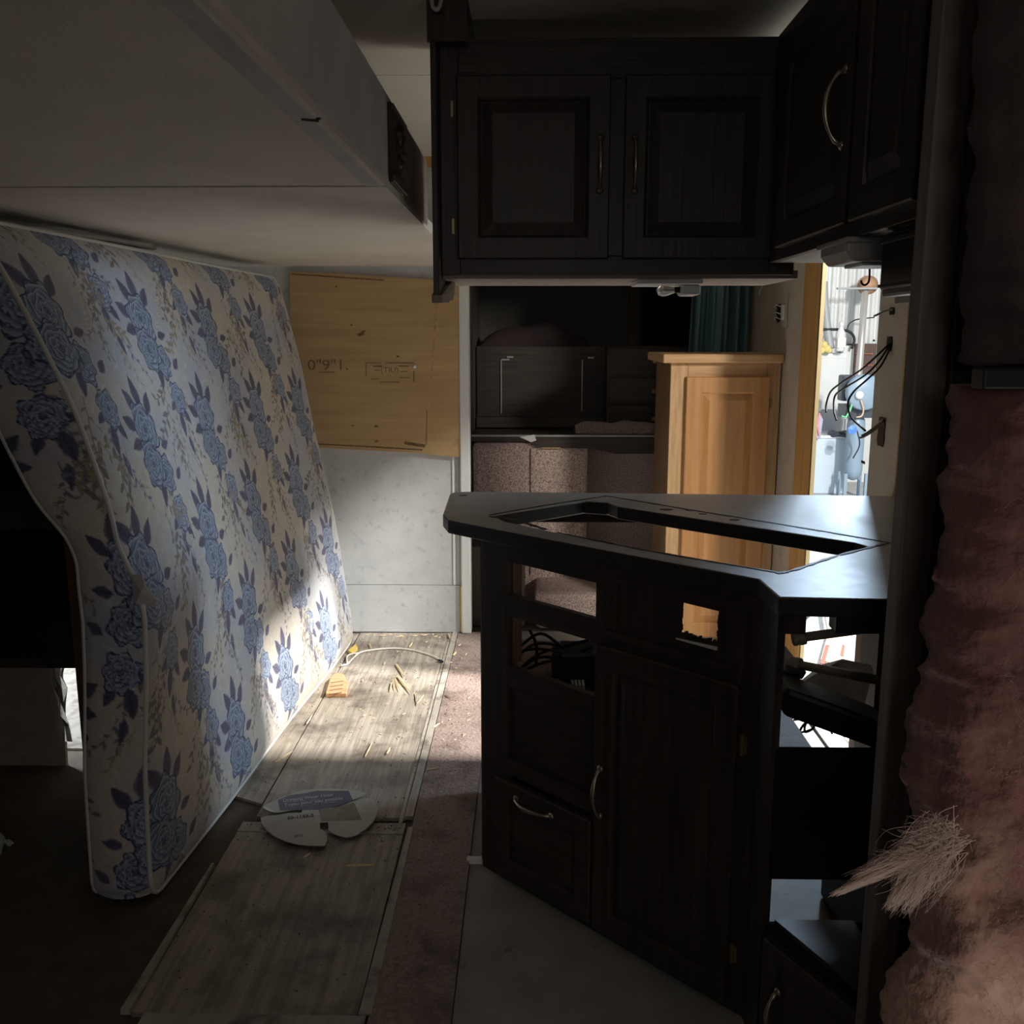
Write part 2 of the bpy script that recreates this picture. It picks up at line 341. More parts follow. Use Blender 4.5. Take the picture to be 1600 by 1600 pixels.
def hole(cx_u, cx_v, wpx, hpx, lab, x=RX - .0015):
    a = P(cx_u - wpx / 2, cx_v, x=x); b = P(cx_u + wpx / 2, cx_v, x=x); t = P(cx_u, cx_v - hpx / 2, x=x); d = P(cx_u, cx_v + hpx / 2, x=x)
    y0, y1 = sorted((a.y, b.y)); z0, z1 = sorted((t.z, d.z))
    pts = []
    for k in range(14):
        th = 2 * math.pi * k / 14; c_, s_ = math.cos(th), math.sin(th)
        q = .5 / max(abs(c_), abs(s_)) * random.uniform(.86, 1.05)
        pts.append((x, (y0 + y1) / 2 + (y1 - y0) * q * c_, (z0 + z1) / 2 + (z1 - z0) * q * s_))
    return struct(MB().hprism(pts, (-.0015, 0, 0)), 'cut_hole', 'black', wr, label=lab)
hole(1390, 537, 9, 24, 'ragged black hole with three black wires')
hole(1377, 676, 11, 48, 'tall ragged black slot below the wires')
hole(1394, 486, 8, 12, 'small square black hole under the radio')
hole(1216, 490, 7, 30, 'black slot beside the white outlet plate')
hole(1366, 532, 3, 3, 'tiny dark screw hole')
hole(1380, 780, 6, 4, 'tiny dark screw hole at the counter')
hole(1349, 722, 6, 5, 'small hole low by the doorway')

# nose end of the trailer: dark walls
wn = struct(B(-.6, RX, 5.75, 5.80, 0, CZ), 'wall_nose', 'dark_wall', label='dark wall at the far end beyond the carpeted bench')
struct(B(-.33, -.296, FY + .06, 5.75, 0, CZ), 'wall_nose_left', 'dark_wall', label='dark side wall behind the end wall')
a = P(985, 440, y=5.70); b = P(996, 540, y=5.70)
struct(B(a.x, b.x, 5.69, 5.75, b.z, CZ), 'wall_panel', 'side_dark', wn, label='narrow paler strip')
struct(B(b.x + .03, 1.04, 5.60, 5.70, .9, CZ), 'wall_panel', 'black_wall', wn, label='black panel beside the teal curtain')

# ------------------------------------------------------------ bulkhead over the slide-out opening
t = thing('ceiling_bulkhead', 'grey padded bulkhead box running along the slide-out opening overhead', 'bulkhead', (-.30, 1.0, 1.70))
mb = MB()
x0, x1 = -.34, -.295
prof = [(x0, 1.70), (x1 - .012, 1.698), (x1 - .003, 1.703), (x1, 1.715), (x1, 1.885), (x1 - .01, 1.892), (x0, 1.892)]
mb.hprism([(x, -1.5, z) for x, z in prof], (0, 1.5 + 2.79, 0)); mb.build('padded_face', M['bulk_fab'], t, smooth=False)
MB().hprism([(x + .0015, 2.30, z) for x, z in prof], (0, .52, 0)).build('end_face', M['bulk_wood'], t, bevel=.008, label='brown far end of the bulkhead')
B(-.296, -.285, 2.06, 2.26, 1.712, 1.872).build('switch_block', M['dark_wood'], t, bevel=.006, label='dark carved wooden block on the bulkhead face')
ro = [c for c in t.children if c.name.startswith('switch_block')][0]
mb = MB()
for k in range(8):
    th = k * math.pi / 4; mb.tube([(-.284, 2.16 + .012 * math.cos(th), 1.79 + .012 * math.sin(th)), (-.282, 2.16 + .05 * math.cos(th), 1.79 + .05 * math.sin(th))], [.004, .009], 6)
mb.lathe([(.014, 0), (.014, .004), (.004, .006)], (-.285, 2.16, 1.79), (1, 0, 0), 12)
mb.build('carved_rosette', M['dark_wood'], ro, smooth=True)
for zz in (1.722, 1.862): B(-.286, -.280, 2.05, 2.27, zz - .008, zz + .004).build('moulding', M['dark_wood'], ro, bevel=.002)
p = P(484, 184, z=SZ); 
mb = MB().tube([(p.x - .012, p.y, SZ - .002), (p.x + .012, p.y + .002, SZ - .004)], .0018, 6).lathe([(.004, 0), (.003, .002), (.001, .003)], (p.x + .012, p.y + .002, SZ), (0, 0, -1), 8)
single(mb, 'staple', 'black', 'small black staple in the low slide-out ceiling', 'staple')

# ------------------------------------------------------------ plywood board with stencilled marks
t = thing('plywood_board', 'yellow plywood board screwed onto the white end wall, stencilled marks', 'board', (-.68, 4.29, .86))
py = FY - .024
top = [P(452, 424, y=py), P(585, 431, y=py), P(690, 438, y=py), P(719, 440, y=py)]
bot = [P(718, 714, y=py), P(640, 707, y=py), P(540, 702, y=py), P(460, 697, y=py)]
MB().hprism(top + bot, (0, .017, 0)).build('plywood_sheet', M['plywood'], t)
mb = MB(); a, b = P(719, 440, y=py), P(718, 714, y=py); n = 60
for k in range(n):
    f = k / n; z = a.z + (b.z - a.z) * f; xx = a.x + (b.x - a.x) * f; wd = random.uniform(.003, .009)
    mb.box(xx - .004, xx + wd, py - .001, py + .014, z - random.uniform(.006, .012), z + .002)
mb.build('torn_edge', M['ply_edge'], t, kind='stuff')
mb = MB(); a, b = P(682, 470, y=py), P(668, 640, y=py)
mb.hprism([a, a + Vector((.008, 0, 0)), b + Vector((.010, 0, 0)), b], (0, -.002, 0)); mb.build('glue_line', M['ply_edge'], t)
mb = MB(); 
for (u0, v0, u1, v1, th) in ((456, 428, 600, 438, 2), (460, 692, 560, 697, 2), (560, 697, 660, 703, 2.4), (632, 692, 664, 697, 5), (667, 640, 666, 695, 1)):
    a = P(u0, v0, y=py); b = P(u1, v1, y=py); d = Vector((0, 0, th * .0014)) if abs(u1 - u0) > abs(v1 - v0) else Vector((th * .0014, 0, 0))
    MB().hprism([a - d, b - d, b + d, a + d], (0, -.0008, 0)).build('edge_stain', M['stain'], t)
mb = MB()
for (u, v, r) in ((564, 522, 5), (549, 508, 2.4), (525, 448, 2), (622, 557, 2.4), (588, 666, 3), (551, 665, 2.6), (588, 689, 3.4), (568, 518, 4)):
    c = P(u, v, y=py); k_ = 10
    MB().hprism([(c.x + r * .0028 * random.uniform(.6, 1.5) * math.cos(6.283 * i / k_), py, c.z + r * .0028 * random.uniform(.4, .9) * math.sin(6.283 * i / k_)) for i in range(k_)], (0, -.0008, 0)).build('knot', M['stain'], t)
def text(body, size, loc, rot, m, parent, name='lettering', sx=1.0, bold=0.0, align='CENTER'):
    cu = bpy.data.curves.new(name, 'FONT'); cu.body = body; cu.size = size; cu.align_x = align; cu.align_y = 'CENTER'; cu.offset = bold; cu.extrude = .0002
    tmp = bpy.data.objects.new('tmp', cu); col.objects.link(tmp)
    dg = bpy.context.evaluated_depsgraph_get(); me = bpy.data.meshes.new_from_object(tmp.evaluated_get(dg))
    bpy.data.objects.remove(tmp); bpy.data.curves.remove(cu)
    o = bpy.data.objects.new(name, me); col.objects.link(o); me.materials.clear(); me.materials.append(m)
    o.parent = parent; o.location = Vector(loc) - root_loc(parent); o.rotation_euler = rot; o.scale = (sx, 1, 1)
    return o
pc = P(516, 571, y=py)
text("0\"9\"1.", .064, (pc.x - .01, py - .001, pc.z), (math.pi / 2, 0, 0), M['stamp'], t, sx=1.2, bold=.0003)
B(pc.x - .05, pc.x + .02, py - .0012, py, pc.z - .032, pc.z - .028).build('stencil_bar', M['stamp'], t)
mb = MB(); a = P(571, 567, y=py); b = P(647, 597, y=py); q = .0022
for (x0_, x1_, z0_, z1_) in ((a.x, a.x + .07, a.z - q, a.z + q), (a.x + .09, b.x, a.z - q, a.z + q), (a.x, a.x + q * 1.6, a.z - .06, a.z), (b.x - q, b.x + q, b.z, b.z + .05),
                            (a.x + .065, a.x + .15, b.z - q, b.z + q), (a.x + .02, a.x + .06, b.z + .012, b.z + .015), (a.x + .035, a.x + .075, a.z - .018, a.z - .012),
                            (a.x + .04, a.x + .065, a.z - .034, a.z - .030), (a.x + .15, a.x + .195, a.z - .016, a.z - .011), (a.x + .155, a.x + .19, a.z - .040, a.z - .036), (a.x + .15, a.x + .2, b.z + .018, b.z + .021)):
    mb.box(x0_, x1_, py - .0009, py, z0_, z1_)
mb.build('stencil_frame', M['stamp'], t)
text("(TIU)", .034, ((a.x + b.x) / 2 + .0, py - .001, a.z - .032), (math.pi / 2, 0, 0), M['stamp'], t, sx=1.1)
single(MB().lathe([(.003, 0), (.008, .004), (.009, .007), (.006, .010), (.001, .011)], P(648, 573, y=py) + Vector((0, 0, 0)), (0, -1, 0), 12), 'push_pin', 'white_plastic', 'white round pin stuck in the plywood board', 'pin', smooth=True)

# ------------------------------------------------------------ mattress
PX = 0.0026
NW, NT = int(2.25 / PX), int(2.0 / PX)
canvas = np.zeros((NT, NW, 3), np.float32)
yy, xx = np.mgrid[0:NT, 0:NW].astype(np.float32) * PX      # xx along length, yy up
def fbm(sc, seed, oct=3):
    r = np.random.RandomState(seed); out = np.zeros((NT, NW), np.float32); amp = 1
    for o in range(oct):
        g = r.rand(int(2.3 * sc) + 3, int(2.5 * sc) + 3).astype(np.float32)
        fy = yy * sc; fx = xx * sc; iy = fy.astype(int); ix = fx.astype(int); ty = fy - iy; tx = fx - ix
        ty = ty * ty * (3 - 2 * ty); tx = tx * tx * (3 - 2 * tx)
        out += amp * (g[iy, ix] * (1 - ty) * (1 - tx) + g[iy + 1, ix] * ty * (1 - tx) + g[iy, ix + 1] * (1 - ty) * tx + g[iy + 1, ix + 1] * ty * tx)
        amp *= .5; sc *= 2.1
    return out / 1.75
cream = np.array([.58, .54, .465]); pale = np.array([.44, .475, .54]); 
n1 = fbm(4, 1); n2 = fbm(70, 2, 2)
f = np.clip((n1 - .35) * 2.6, 0, 1)[..., None]
canvas[:] = cream * (1 - f) + pale * f
canvas *= (.90 + .2 * n2)[..., None]
# pale woven scrollwork in the ground
scr = np.abs(np.sin(38 * xx + 5 * np.sin(21 * yy)) * np.sin(30 * yy + 4 * np.sin(26 * xx)))
canvas += ((scr > .93) * .07)[..., None]
def window(cx, cy, R):
    i0, i1 = max(0, int((cy - R) / PX)), min(NT, int((cy + R) / PX) + 1); j0, j1 = max(0, int((cx - R) / PX)), min(NW, int((cx + R) / PX) + 1)
    return (slice(i0, i1), slice(j0, j1)) if i1 > i0 and j1 > j0 else None
def blend(W, mask, c):
    mask = np.clip(mask, 0, 1)[..., None]; canvas[W] = canvas[W] * (1 - mask) + c * mask
def rose(cx, cy, R, ph=0, dk=1.0):
    W = window(cx, cy, R * 1.4)
    if not W: return
    dx = xx[W] - cx; dy = (yy[W] - cy) * .9; r = np.hypot(dx, dy) / R; th = np.arctan2(dy, dx)
    out = 1 + .10 * np.cos(7 * th + ph) + .06 * np.sin(3 * th + ph * 2)
    mask = (r < out).astype(np.float32)
    sp_ = r * 5.2 + .30 * np.sin(5 * th + ph + np.floor(r * 5.2) * 1.9) * (1 - .3 * r) + th / 6.283
    fr = sp_ - np.floor(sp_)
    mid = np.array([.085, .13, .245]) * dk; lt = np.array([.46, .54, .64]) * dk; dkc = np.array([.035, .05, .12]) * dk
    c = mid + (lt - mid) * (np.clip(fr, 0, 1) ** 1.4)[..., None]
    line = ((fr < .12) | (np.abs(r - out) < .07)).astype(np.float32)[..., None]
    c = c * (1 - line) + dkc * line
    core = (r < .16).astype(np.float32)[..., None]; c = c * (1 - core * .6) + dkc * core * .6
    blend(W, mask, c)
def leaf(cx, cy, L, wd, ang, c=(.16, .165, .30)):
    W = window(cx, cy, L)
    if not W: return
    c_, s_ = math.cos(ang), math.sin(ang); dx = xx[W] - cx; dy = yy[W] - cy
    a = (dx * c_ + dy * s_) / (L * .5); b = (-dx * s_ + dy * c_) / wd
    prof_ = np.clip(1 - a * a, 0, 1) * (1 - .35 * a)
    mask = (np.abs(b) < prof_ * .5).astype(np.float32)
    vein = (np.abs(b) < .05) | (np.abs(np.sin(a * 9 - np.abs(b) * 6)) < .12)
    col_ = np.array(c) * (1 - .35 * vein[..., None] * 1.0) + .10 * (np.abs(b) > prof_ * .40)[..., None]
    blend(W, mask, col_)
def sprig(cx, cy, L, ang, c, n=9, sz=.022):
    R_ = np.random.RandomState(int(cx * 997 + cy * 631) % 9999)
    x, y = cx, cy; a = ang
    for i in range(n):
        a += R_.uniform(-.25, .25); x += math.cos(a) * L / n; y += math.sin(a) * L / n
        s = 1 if i % 2 else -1
        k_ = sz * R_.uniform(.7, 1.2)
        leaf(x + math.cos(a + s * .8) * k_ * .5, y + math.sin(a + s * .8) * k_ * .5, k_, k_ * .42, a + s * .8, c)
        leaf(x - math.cos(a) * L / n * .5, y - math.sin(a) * L / n * .5, L / n * 1.5, .0035, a, tuple(np.array(c) * .8))
dn = -math.pi / 2
sx_, sz_ = .50, .64
for i in range(-1, 6):
    for j in range(-1, 5):
        bx = .10 + i * sx_ + (.25 if j % 2 else 0); by = 1.50 - j * sz_ * .5
        js = np.random.RandomState(i * 31 + j + 200)
        # tan and grey sprigs between the rose columns
        for q_, cc in ((-.03, (.33, .30, .27)), (.02, (.40, .35, .27)), (.05, (.24, .24, .27))):
            sprig(bx + .235 + q_, by + .16 + js.uniform(-.03, .03), .28, dn + .15 * js.uniform(-1, 1), cc, 12, .024)
        sprig(bx + .20, by + .02, .12, dn - .7, (.30, .27, .26), 6, .022); sprig(bx + .27, by - .05, .12, dn + .6, (.44, .38, .28), 6, .02)
        for q_ in range(5):
            cc = ((.27, .235, .20), (.21, .205, .225), (.34, .29, .20), (.235, .20, .17), (.55, .52, .44))[q_]
            sprig(bx + .235 + js.uniform(-.055, .055), by + js.uniform(-.02, .20), js.uniform(.09, .17), dn + js.uniform(-.9, .9), cc, 7, js.uniform(.026, .038))
        lf = (.105, .105, .175)
        for (lx, ly, L_, w_, an) in ((-.055, .115, .085, .042, 2.1), (.0, .135, .095, .045, 1.55), (.055, .10, .08, .04, .9), (-.105, .055, .075, .04, 2.6), (-.10, -.005, .07, .036, 3.3),
                                     (.085, -.02, .06, .03, .2), (.12, -.11, .055, .03, .6), (-.02, -.15, .085, .036, -1.9), (.03, -.30, .085, .036, -1.7), (.085, -.28, .06, .03, -1.0), (.0, -.24, .05, .026, -2.6), (.05, -.37, .07, .024, -1.4)):
            leaf(bx + lx, by + ly, L_, w_, an, tuple(np.array(lf) * js.uniform(.85, 1.2)))
        rose(bx + .03, by - .10, .052, js.uniform(0, 6), .95)
        rose(bx - .015, by + .03, .070, js.uniform(0, 6), 1.0)
        rose(bx - .035, by - .065, .062, js.uniform(0, 6), .92)
        rose(bx + .055, by - .22, .048, js.uniform(0, 6), 1.05)
        sprig(bx + .06, by - .33, .17, dn + .2, (.20, .21, .30), 7, .022)
canvas = np.clip(canvas, .01, .9)
def sample(s, tt):
    j = np.clip((s / PX).astype(int), 0, NW - 1); i = np.clip((tt / PX).astype(int), 0, NT - 1); return canvas[i, j]

mt = bpy.data.materials.new('floral_mattress_ticking'); mt.use_nodes = True
nt = mt.node_tree; bs = nt.nodes['Principled BSDF']; at = nt.nodes.new('ShaderNodeVertexColor'); at.layer_name = 'Col'
nt.links.new(at.outputs[0], bs.inputs['Base Color']); bs.inputs['Roughness'].default_value = .75; bs.inputs['Sheen Weight'].default_value = .15
nn = nt.nodes.new('ShaderNodeTexNoise'); nn.inputs['Scale'].default_value = 130; nn.inputs['Detail'].default_value = 3
bp = nt.nodes.new('ShaderNodeBump'); bp.inputs['Strength'].default_value = .35; bp.inputs['Distance'].default_value = .003
tc = nt.nodes.new('ShaderNodeTexCoord'); nt.links.new(tc.outputs['Object'], nn.inputs[0]); nt.links.new(nn.outputs[0], bp.inputs['Height']); nt.links.new(bp.outputs[0], bs.inputs['Normal'])

YN, YF = 2.13, 4.17
# profiles of the front face (x, z) by height fraction, at the near end and far end
pn = [P(240, 1405, z=0.01), P(236, 1200, y=YN), P(240, 1050, y=YN), P(240, 940, y=YN), P(215, 880, y=YN), P(175, 760, y=YN), P(130, 640, y=YN), P(60, 500, y=YN), P(0, 385, y=YN)]
near = [(p.x, p.z) for p in pn]; near[0] = (near[0][0] + .02, .012)
near.append((near[-1][0] - .055, 1.655))
far = [(-.80, .012), (-.795, .10), (-.83, .35), (-.87, .62), (-.92, .9), (-.98, 1.25), (-1.04, 1.5), (-1.075, 1.64)]
def param(pr):
    pr = np.array(pr); d = np.r_[0, np.cumsum(np.hypot(*np.diff(pr, axis=0).T))]; d /= d[-1]
    return lambda tt: (np.interp(tt, d, pr[:, 0]), np.interp(tt, d, pr[:, 1]))
fn, ff = param(near), param(far)
def smoothp(fn_):
    def g(tt):
        k = np.linspace(-.035, .035, 9); X = 0; Z = 0
        for q in k:
            a_, b_ = fn_(np.clip(tt + q, 0, 1)); X = X + a_; Z = Z + b_
        X /= 9; Z /= 9; e0, e1 = fn_(tt); wq = np.clip(np.minimum(tt, 1 - tt) / .035, 0, 1)
        return X * wq + e0 * (1 - wq), Z * wq + e1 * (1 - wq)
    return g
fn, ff = smoothp(fn), smoothp(ff)
LT = 1.78
def front(s, tt):        # s, tt in 0..1 arrays -> xyz of front face
    a = np.clip(s, 0, 1); wn_ = (1 - a) ** 2.0
    xn, zn = fn(tt); xf, zf = ff(tt)
    xb, zb = fn(np.array([0., 1.])); 
    # straight blend for most of the length, near kink fading away quickly
    xs_n = -.905 + (near[-1][0] + .905) * tt ** 1.15; 
    lin = xs_n * (1 - a) + xf * a
    x = lin + (xn - xs_n) * (1 - a) ** 2.6
    z = zn * (1 - a) + zf * a
    y = YN + (YF - YN) * a
    edge = np.minimum(np.minimum(s, 1 - s) * 2.0, np.minimum(tt, 1 - tt) * LT)
    x = x - .022 * np.exp(-edge / .03)                # puffed edges
    x = x + .006 * np.sin(9 * s + 5 * tt) * np.sin(7 * tt + 2 * s)
    # pinch crease by the kink
    x = x - .008 * np.exp(-((tt - .535) / .03) ** 2) * np.exp(-(s / .09) ** 2)
    r = .05                                            # rounded corners in plan
    for (s0, t0) in ((0, 0), (1, 0), (0, 1), (1, 1)):
        ds = np.abs(s - s0) * (YF - YN); dt = np.abs(tt - t0) * LT
        inside = (ds < r) & (dt < r)
        rr = np.maximum(np.maximum(r - ds, r - dt), 1e-5); hyp = np.maximum(np.hypot(r - ds, r - dt), 1e-5)
        k = np.where(inside, rr / hyp, 1)
        y = np.where(inside, y + (1 if s0 == 0 else -1) * ((r - (r - ds) * k) - ds), y)
        z = np.where(inside, z + (1 if t0 == 0 else -1) * ((r - (r - dt) * k) - dt), z)
    return x, y, z
def grid_mesh(name, X, Y, Z, C, parent, flip=False):
    nt_, ns_ = X.shape; v = np.stack([X, Y, Z], -1).reshape(-1, 3) - np.array(root_loc(parent))
    idx = np.arange(nt_ * ns_).reshape(nt_, ns_)
    q = np.stack([idx[:-1, :-1], idx[:-1, 1:], idx[1:, 1:], idx[1:, :-1]], -1).reshape(-1, 4)
    if flip: q = q[:, ::-1]
    me = bpy.data.meshes.new(name); me.vertices.add(len(v)); me.vertices.foreach_set('co', v.astype(np.float32).ravel())
    me.loops.add(q.size); me.loops.foreach_set('vertex_index', q.astype(np.int32).ravel())
    me.polygons.add(len(q)); me.polygons.foreach_set('loop_start', np.arange(0, q.size, 4, dtype=np.int32)); me.polygons.foreach_set('loop_total', np.full(len(q), 4, np.int32))
    me.polygons.foreach_set('use_smooth', np.ones(len(q), bool)); me.update(); me.validate()
    if C is not None:
        ca = me.color_attributes.new('Col', 'FLOAT_COLOR', 'POINT'); ca.data.foreach_set('color', np.c_[C.reshape(-1, 3), np.ones(len(v))].astype(np.float32).ravel())
    o = bpy.data.objects.new(name, me); col.objects.link(o); o.parent = parent; return o
mroot = thing('mattress', 'large mattress with blue rose print leaning along the left side', 'mattress', (-.95, 3.1, 0.01))
ns, ntt = 760, 640
S, T_ = np.meshgrid(np.linspace(0, 1, ns), np.linspace(0, 1, ntt)); X, Y, Z = front(S, T_)
o = grid_mesh('front_panel', X, Y, Z, sample(S * 2.0 + .02, T_ * 1.75 + .02), mroot); o.data.materials.append(mt)
# thickness vector: to the back (left), tilted with the lean
TH = .155
def backoff(s, tt):
    x, y, z = front(s, tt); k = np.exp(-((tt - .535) / .05) ** 2) * np.exp(-(s / .12) ** 2)
    up_ = .07 * np.clip((tt - .5) * 3, 0, 1)
    th_ = (.145 + .03 * np.clip((tt - .5) * 5, 0, 1)) * (1 - s) + TH * s
    return x - th_ * (1 - .28 * k), y, np.maximum(z - up_, .012)
def border(name, s, tt, lab=None):
    ax_, ay_, az_ = front(s, tt); bx_, by_, bz_ = backoff(s, tt); n = 46; k = np.linspace(0, 1, n)[:, None]
    X = ax_ + (bx_ - ax_) * k; Y = ay_ + (by_ - ay_) * k; Z = az_ + (bz_ - az_) * k
    bul = .020 * np.sin(np.pi * k) ** .6
    ds = np.where(s < .001, -1, np.where(s > .999, 1, 0)); dt = np.where(tt < .001, -1, np.where(tt > .999, 1, 0))
    Y = Y + bul * ds; Z = Z + bul * dt * (.0 if tt[0] < .5 and tt[-1] < .5 else .5)
    dist = np.r_[0, np.cumsum(np.sqrt(np.diff(ax_) ** 2 + np.diff(ay_) ** 2 + np.diff(az_) ** 2))]
    C = sample(np.broadcast_to(.10 + k * TH, X.shape), np.broadcast_to(dist[None] + .05, X.shape))
    o = grid_mesh(name, X, Y, Z, C, mroot); o.data.materials.append(mt)
    if lab: o['label'] = lab
u_ = np.linspace(0, 1, 500); z0_, o1_ = np.zeros(500), np.ones(500)
border('side_border', z0_, u_, 'dark shaded near side of the mattress, buckled in the middle'); border('side_border', o1_, u_); border('side_border', u_, o1_)
border('side_border', u_, z0_)
S2, T2 = np.meshgrid(np.linspace(0, 1, 120), np.linspace(0, 1, 100)); X2, Y2, Z2 = backoff(S2, T2)
o = grid_mesh('back_panel', X2, Y2, Z2, sample(S2 * 2, T2 * 1.7), mroot); o.data.materials.append(mt)
ring_s = np.r_[np.linspace(0, 1, 80), np.ones(70), np.linspace(1, 0, 80), np.zeros(70)]; ring_t = np.r_[np.zeros(80), np.linspace(0, 1, 70), np.ones(80), np.linspace(1, 0, 70)]
for fn_ in (front, backoff):
    x, y, z = fn_(ring_s, ring_t); pts = [Vector(p) for p in zip(x, y, z)]
    pts = [p for i, p in enumerate(pts) if i == 0 or (p - pts[i - 1]).length > .004]
    mb = MB().tube(pts, .0062, 8, closed=True); mb.build('piping', M['piping'], mroot, smooth=True)
# law label tag at the kink
g = P(232, 925, y=YN - .03)
mb = MB(); pl = [P(206, 898, y=YN - .012), P(222, 897, y=YN - .03), P(226, 915, y=YN - .045), P(247, 938, y=YN - .05), P(243, 946, y=YN - .045), P(212, 943, y=YN - .03), P(207, 925, y=YN - .02)]
c_ = sum(pl, Vector()) / 7 + Vector((0, -.012, 0)); vs = pl + [c_] + [p + Vector((.001, .002, 0)) for p in pl] + [c_ + Vector((.001, .003, 0))]
mb.add(vs, [(i, (i + 1) % 7, 7) for i in range(7)] + [(8 + (i + 1) % 7, 8 + i, 15) for i in range(7)] + [(i, 8 + i, 8 + (i + 1) % 7, (i + 1) % 7) for i in range(7)])
mb.build('fabric_tag', M['white_plastic'], mroot, label='crumpled white fabric tag')

# rail just above the mattress top
a = P(-60, 318, y=2.15); 
mb = MB().tube(curve_pts([(-1.36, 1.9, 1.655), (-1.28, 2.3, 1.66), (-1.24, 2.7, 1.668), (-1.20, 3.1, 1.675)], 8), .011, 8)
single(mb, 'curtain_rail', 'metal_strip', 'thin pale rail under low ceiling behind the mattress top', 'rail', smooth=True)

# dark open shelf unit behind the mattress
t = thing('shelf_cabinet', 'dark open shelf unit behind the near end of the mattress', 'cabinet', (-1.6, 2.6, 0))
for z in (.52, .90): B(-2.1, -1.214, 2.40, 2.95, z, z + .028).build('shelf', M['dark_wood_h'], t)
B(-1.212, -1.188, 2.39, 2.95, .0, .93).build('side_panel', M['inner_wood'], t)
B(-2.1, -1.42, 2.935, 2.95, .548, 1.40).build('back_panel', M['black_wall'], t)  # black sheet carried up past the shelves to hide the lit wall behind
B(-2.15, -1.98, 2.39, 2.43, 0, .93).build('side_panel', M['dark_wood'], t)
single(MB().hprism([(-2.1, 2.90, -.003), (-1.53, 2.90, -.003), (-1.52, 2.90, .30), (-1.512, 2.90, .515), (-2.1, 2.90, .515)], (.004, .006, 0)), 'side_liner', 'beige_wall', 'dusty beige panel under the dark shelf', 'panel')
mb = MB(); vs = []; fs = []
for i in range(9):
    for j in range(5):
        z = .10 + .36 * i / 8; vs.append((-1.485 - .05 * j / 4 + random.uniform(-.006, .006), 2.86 + .02 * j / 4 + random.uniform(-.015, .015), z))
for i in range(8):
    for j in range(4): k = i * 5 + j; fs.append((k, k + 1, k + 6, k + 5))
o = mb.add(vs, fs); 
o = single(o, 'plastic_film', 'clear_plastic', 'crumpled clear plastic film hanging under the dark shelf', 'plastic film', fix=False)
mb = MB(); vs = []
for i in range(12):
    for j in range(12): vs.append((-1.52 + .10 * i / 11, 2.26 + .12 * j / 11, .03 + .06 * math.sin(math.pi * i / 11) * math.sin(math.pi * j / 11) + random.uniform(-.014, .014)))
mb.add(vs, [(i * 12 + j, i * 12 + j + 1, i * 12 + j + 13, i * 12 + j + 12) for i in range(11) for j in range(11)])
single(mb, 'plastic_bag', 'clear_plastic', 'crumpled clear plastic bag in the dark corner at floor', 'plastic bag')

# ------------------------------------------------------------ handles, doors
def handle_pts(L, dep, n=16):
    out = []; rs = []
    for i in range(n + 1):
        s = i / n; out.append((0, -dep * math.sin(math.pi * s) ** .55, (s - .5) * L)); rs.append(.0028 + .0032 * math.sin(math.pi * s) ** 2 + .002 * (abs(s - .5) > .40))
    return out, rs
def handle(parent, Mx, x, z, y, horiz=False, L=.105, dep=.026, label=None):
    pts, rs = handle_pts(L, dep)
    if horiz: pts = [(p[2], p[1], p[0]) for p in pts]
    mb = MB(Mx); mb.tube([(x + p[0], y + p[1], z + p[2]) for p in pts], rs, 8)
    for s in (-1, 1):
        c = (x + (s * L * .5 if horiz else 0), y, z + (0 if horiz else s * L * .5))
        mb.lathe([(.008, 0), (.0095, .002), (.006, .005), (.003, .007)], c, (0, -1, 0), 10) if Mx is None else mb.lathe([(.008, 0), (.0095, .002), (.006, .005), (.003, .007)], c, (0, -1, 0), 10)
    return mb.build('handle', M['brass'], parent, smooth=True, label=label)
def hinge(parent, Mx, x, z, y):
    mb = MB(Mx); mb.tube([(x, y, z - .022), (x, y, z + .022)], .004, 8); mb.box(x - .010, x + .010, y, y + .003, z - .018, z + .018)
    return mb.build('hinge', M['brass_dark'], parent)
def door(parent, Mx, x0, x1, z0, z1, mname='dark_wood', y=0, th=.019, name='door', fw=.055, panel=True, label=None):
    mb = MB(Mx); Y = y - th
    mb.rings(x0, x1, z0, z1, [(0, y), (0, Y + .003), (.003, Y), (fw - .006, Y), (fw, Y + .004), (fw + .002, Y + .010), (fw + .002, y)], cap=False)
    d = mb.build(name, M[mname], parent, fix=False, label=label)
    if panel:
        mp_ = MB(Mx); mp_.rings(x0 + fw, x1 - fw, z0 + fw, z1 - fw, [(0, Y + .011), (.004, Y + .0105), (.030, Y + .002), (.032, Y + .002)])
        mp_.build('raised_panel', M[mname], d, fix=False)
    return d

# ------------------------------------------------------------ peninsula cabinet (diagonal front)
O = Vector((-.122, 2.317, 0)); adir = Vector((.574, -.566, 0)).normalized(); inn = Vector((-adir.y, adir.x, 0))
MD = Matrix(((adir.x, inn.x, 0, O.x), (adir.y, inn.y, 0, O.y), (0, 0, 1, 0), (0, 0, 0, 1)))
LW = .806
t = thing('peninsula_cabinet', 'dark peninsula base cabinet with open slots, door and drawer', 'cabinet', (.15, 2.05, 0))
def fbar(x0, x1, z0, z1, n, m='dark_wood', y0=0.0, y1=.019, lab=None): return MB(MD).box(x0, x1, y0, y1, z0, z1).build(n, M[m], t, bevel=.0015, label=lab)
fbar(0, .096, 0, .904, 'stile'); fbar(.381, .411, 0, .904, 'stile'); fbar(.752, LW, 0, .904, 'stile')
fbar(.096, .381, .856, .904, 'rail', 'dark_wood_h'); fbar(.411, .752, .868, .904, 'rail', 'dark_wood_h')
fbar(.096, .381, .718, .772, 'rail', 'dark_wood_h'); fbar(.096, .381, .535, .590, 'rail', 'dark_wood_h')
fbar(.096, .381, .300, .345, 'rail', 'dark_wood_h'); fbar(.096, .381, 0, .03, 'rail', 'dark_wood_h')
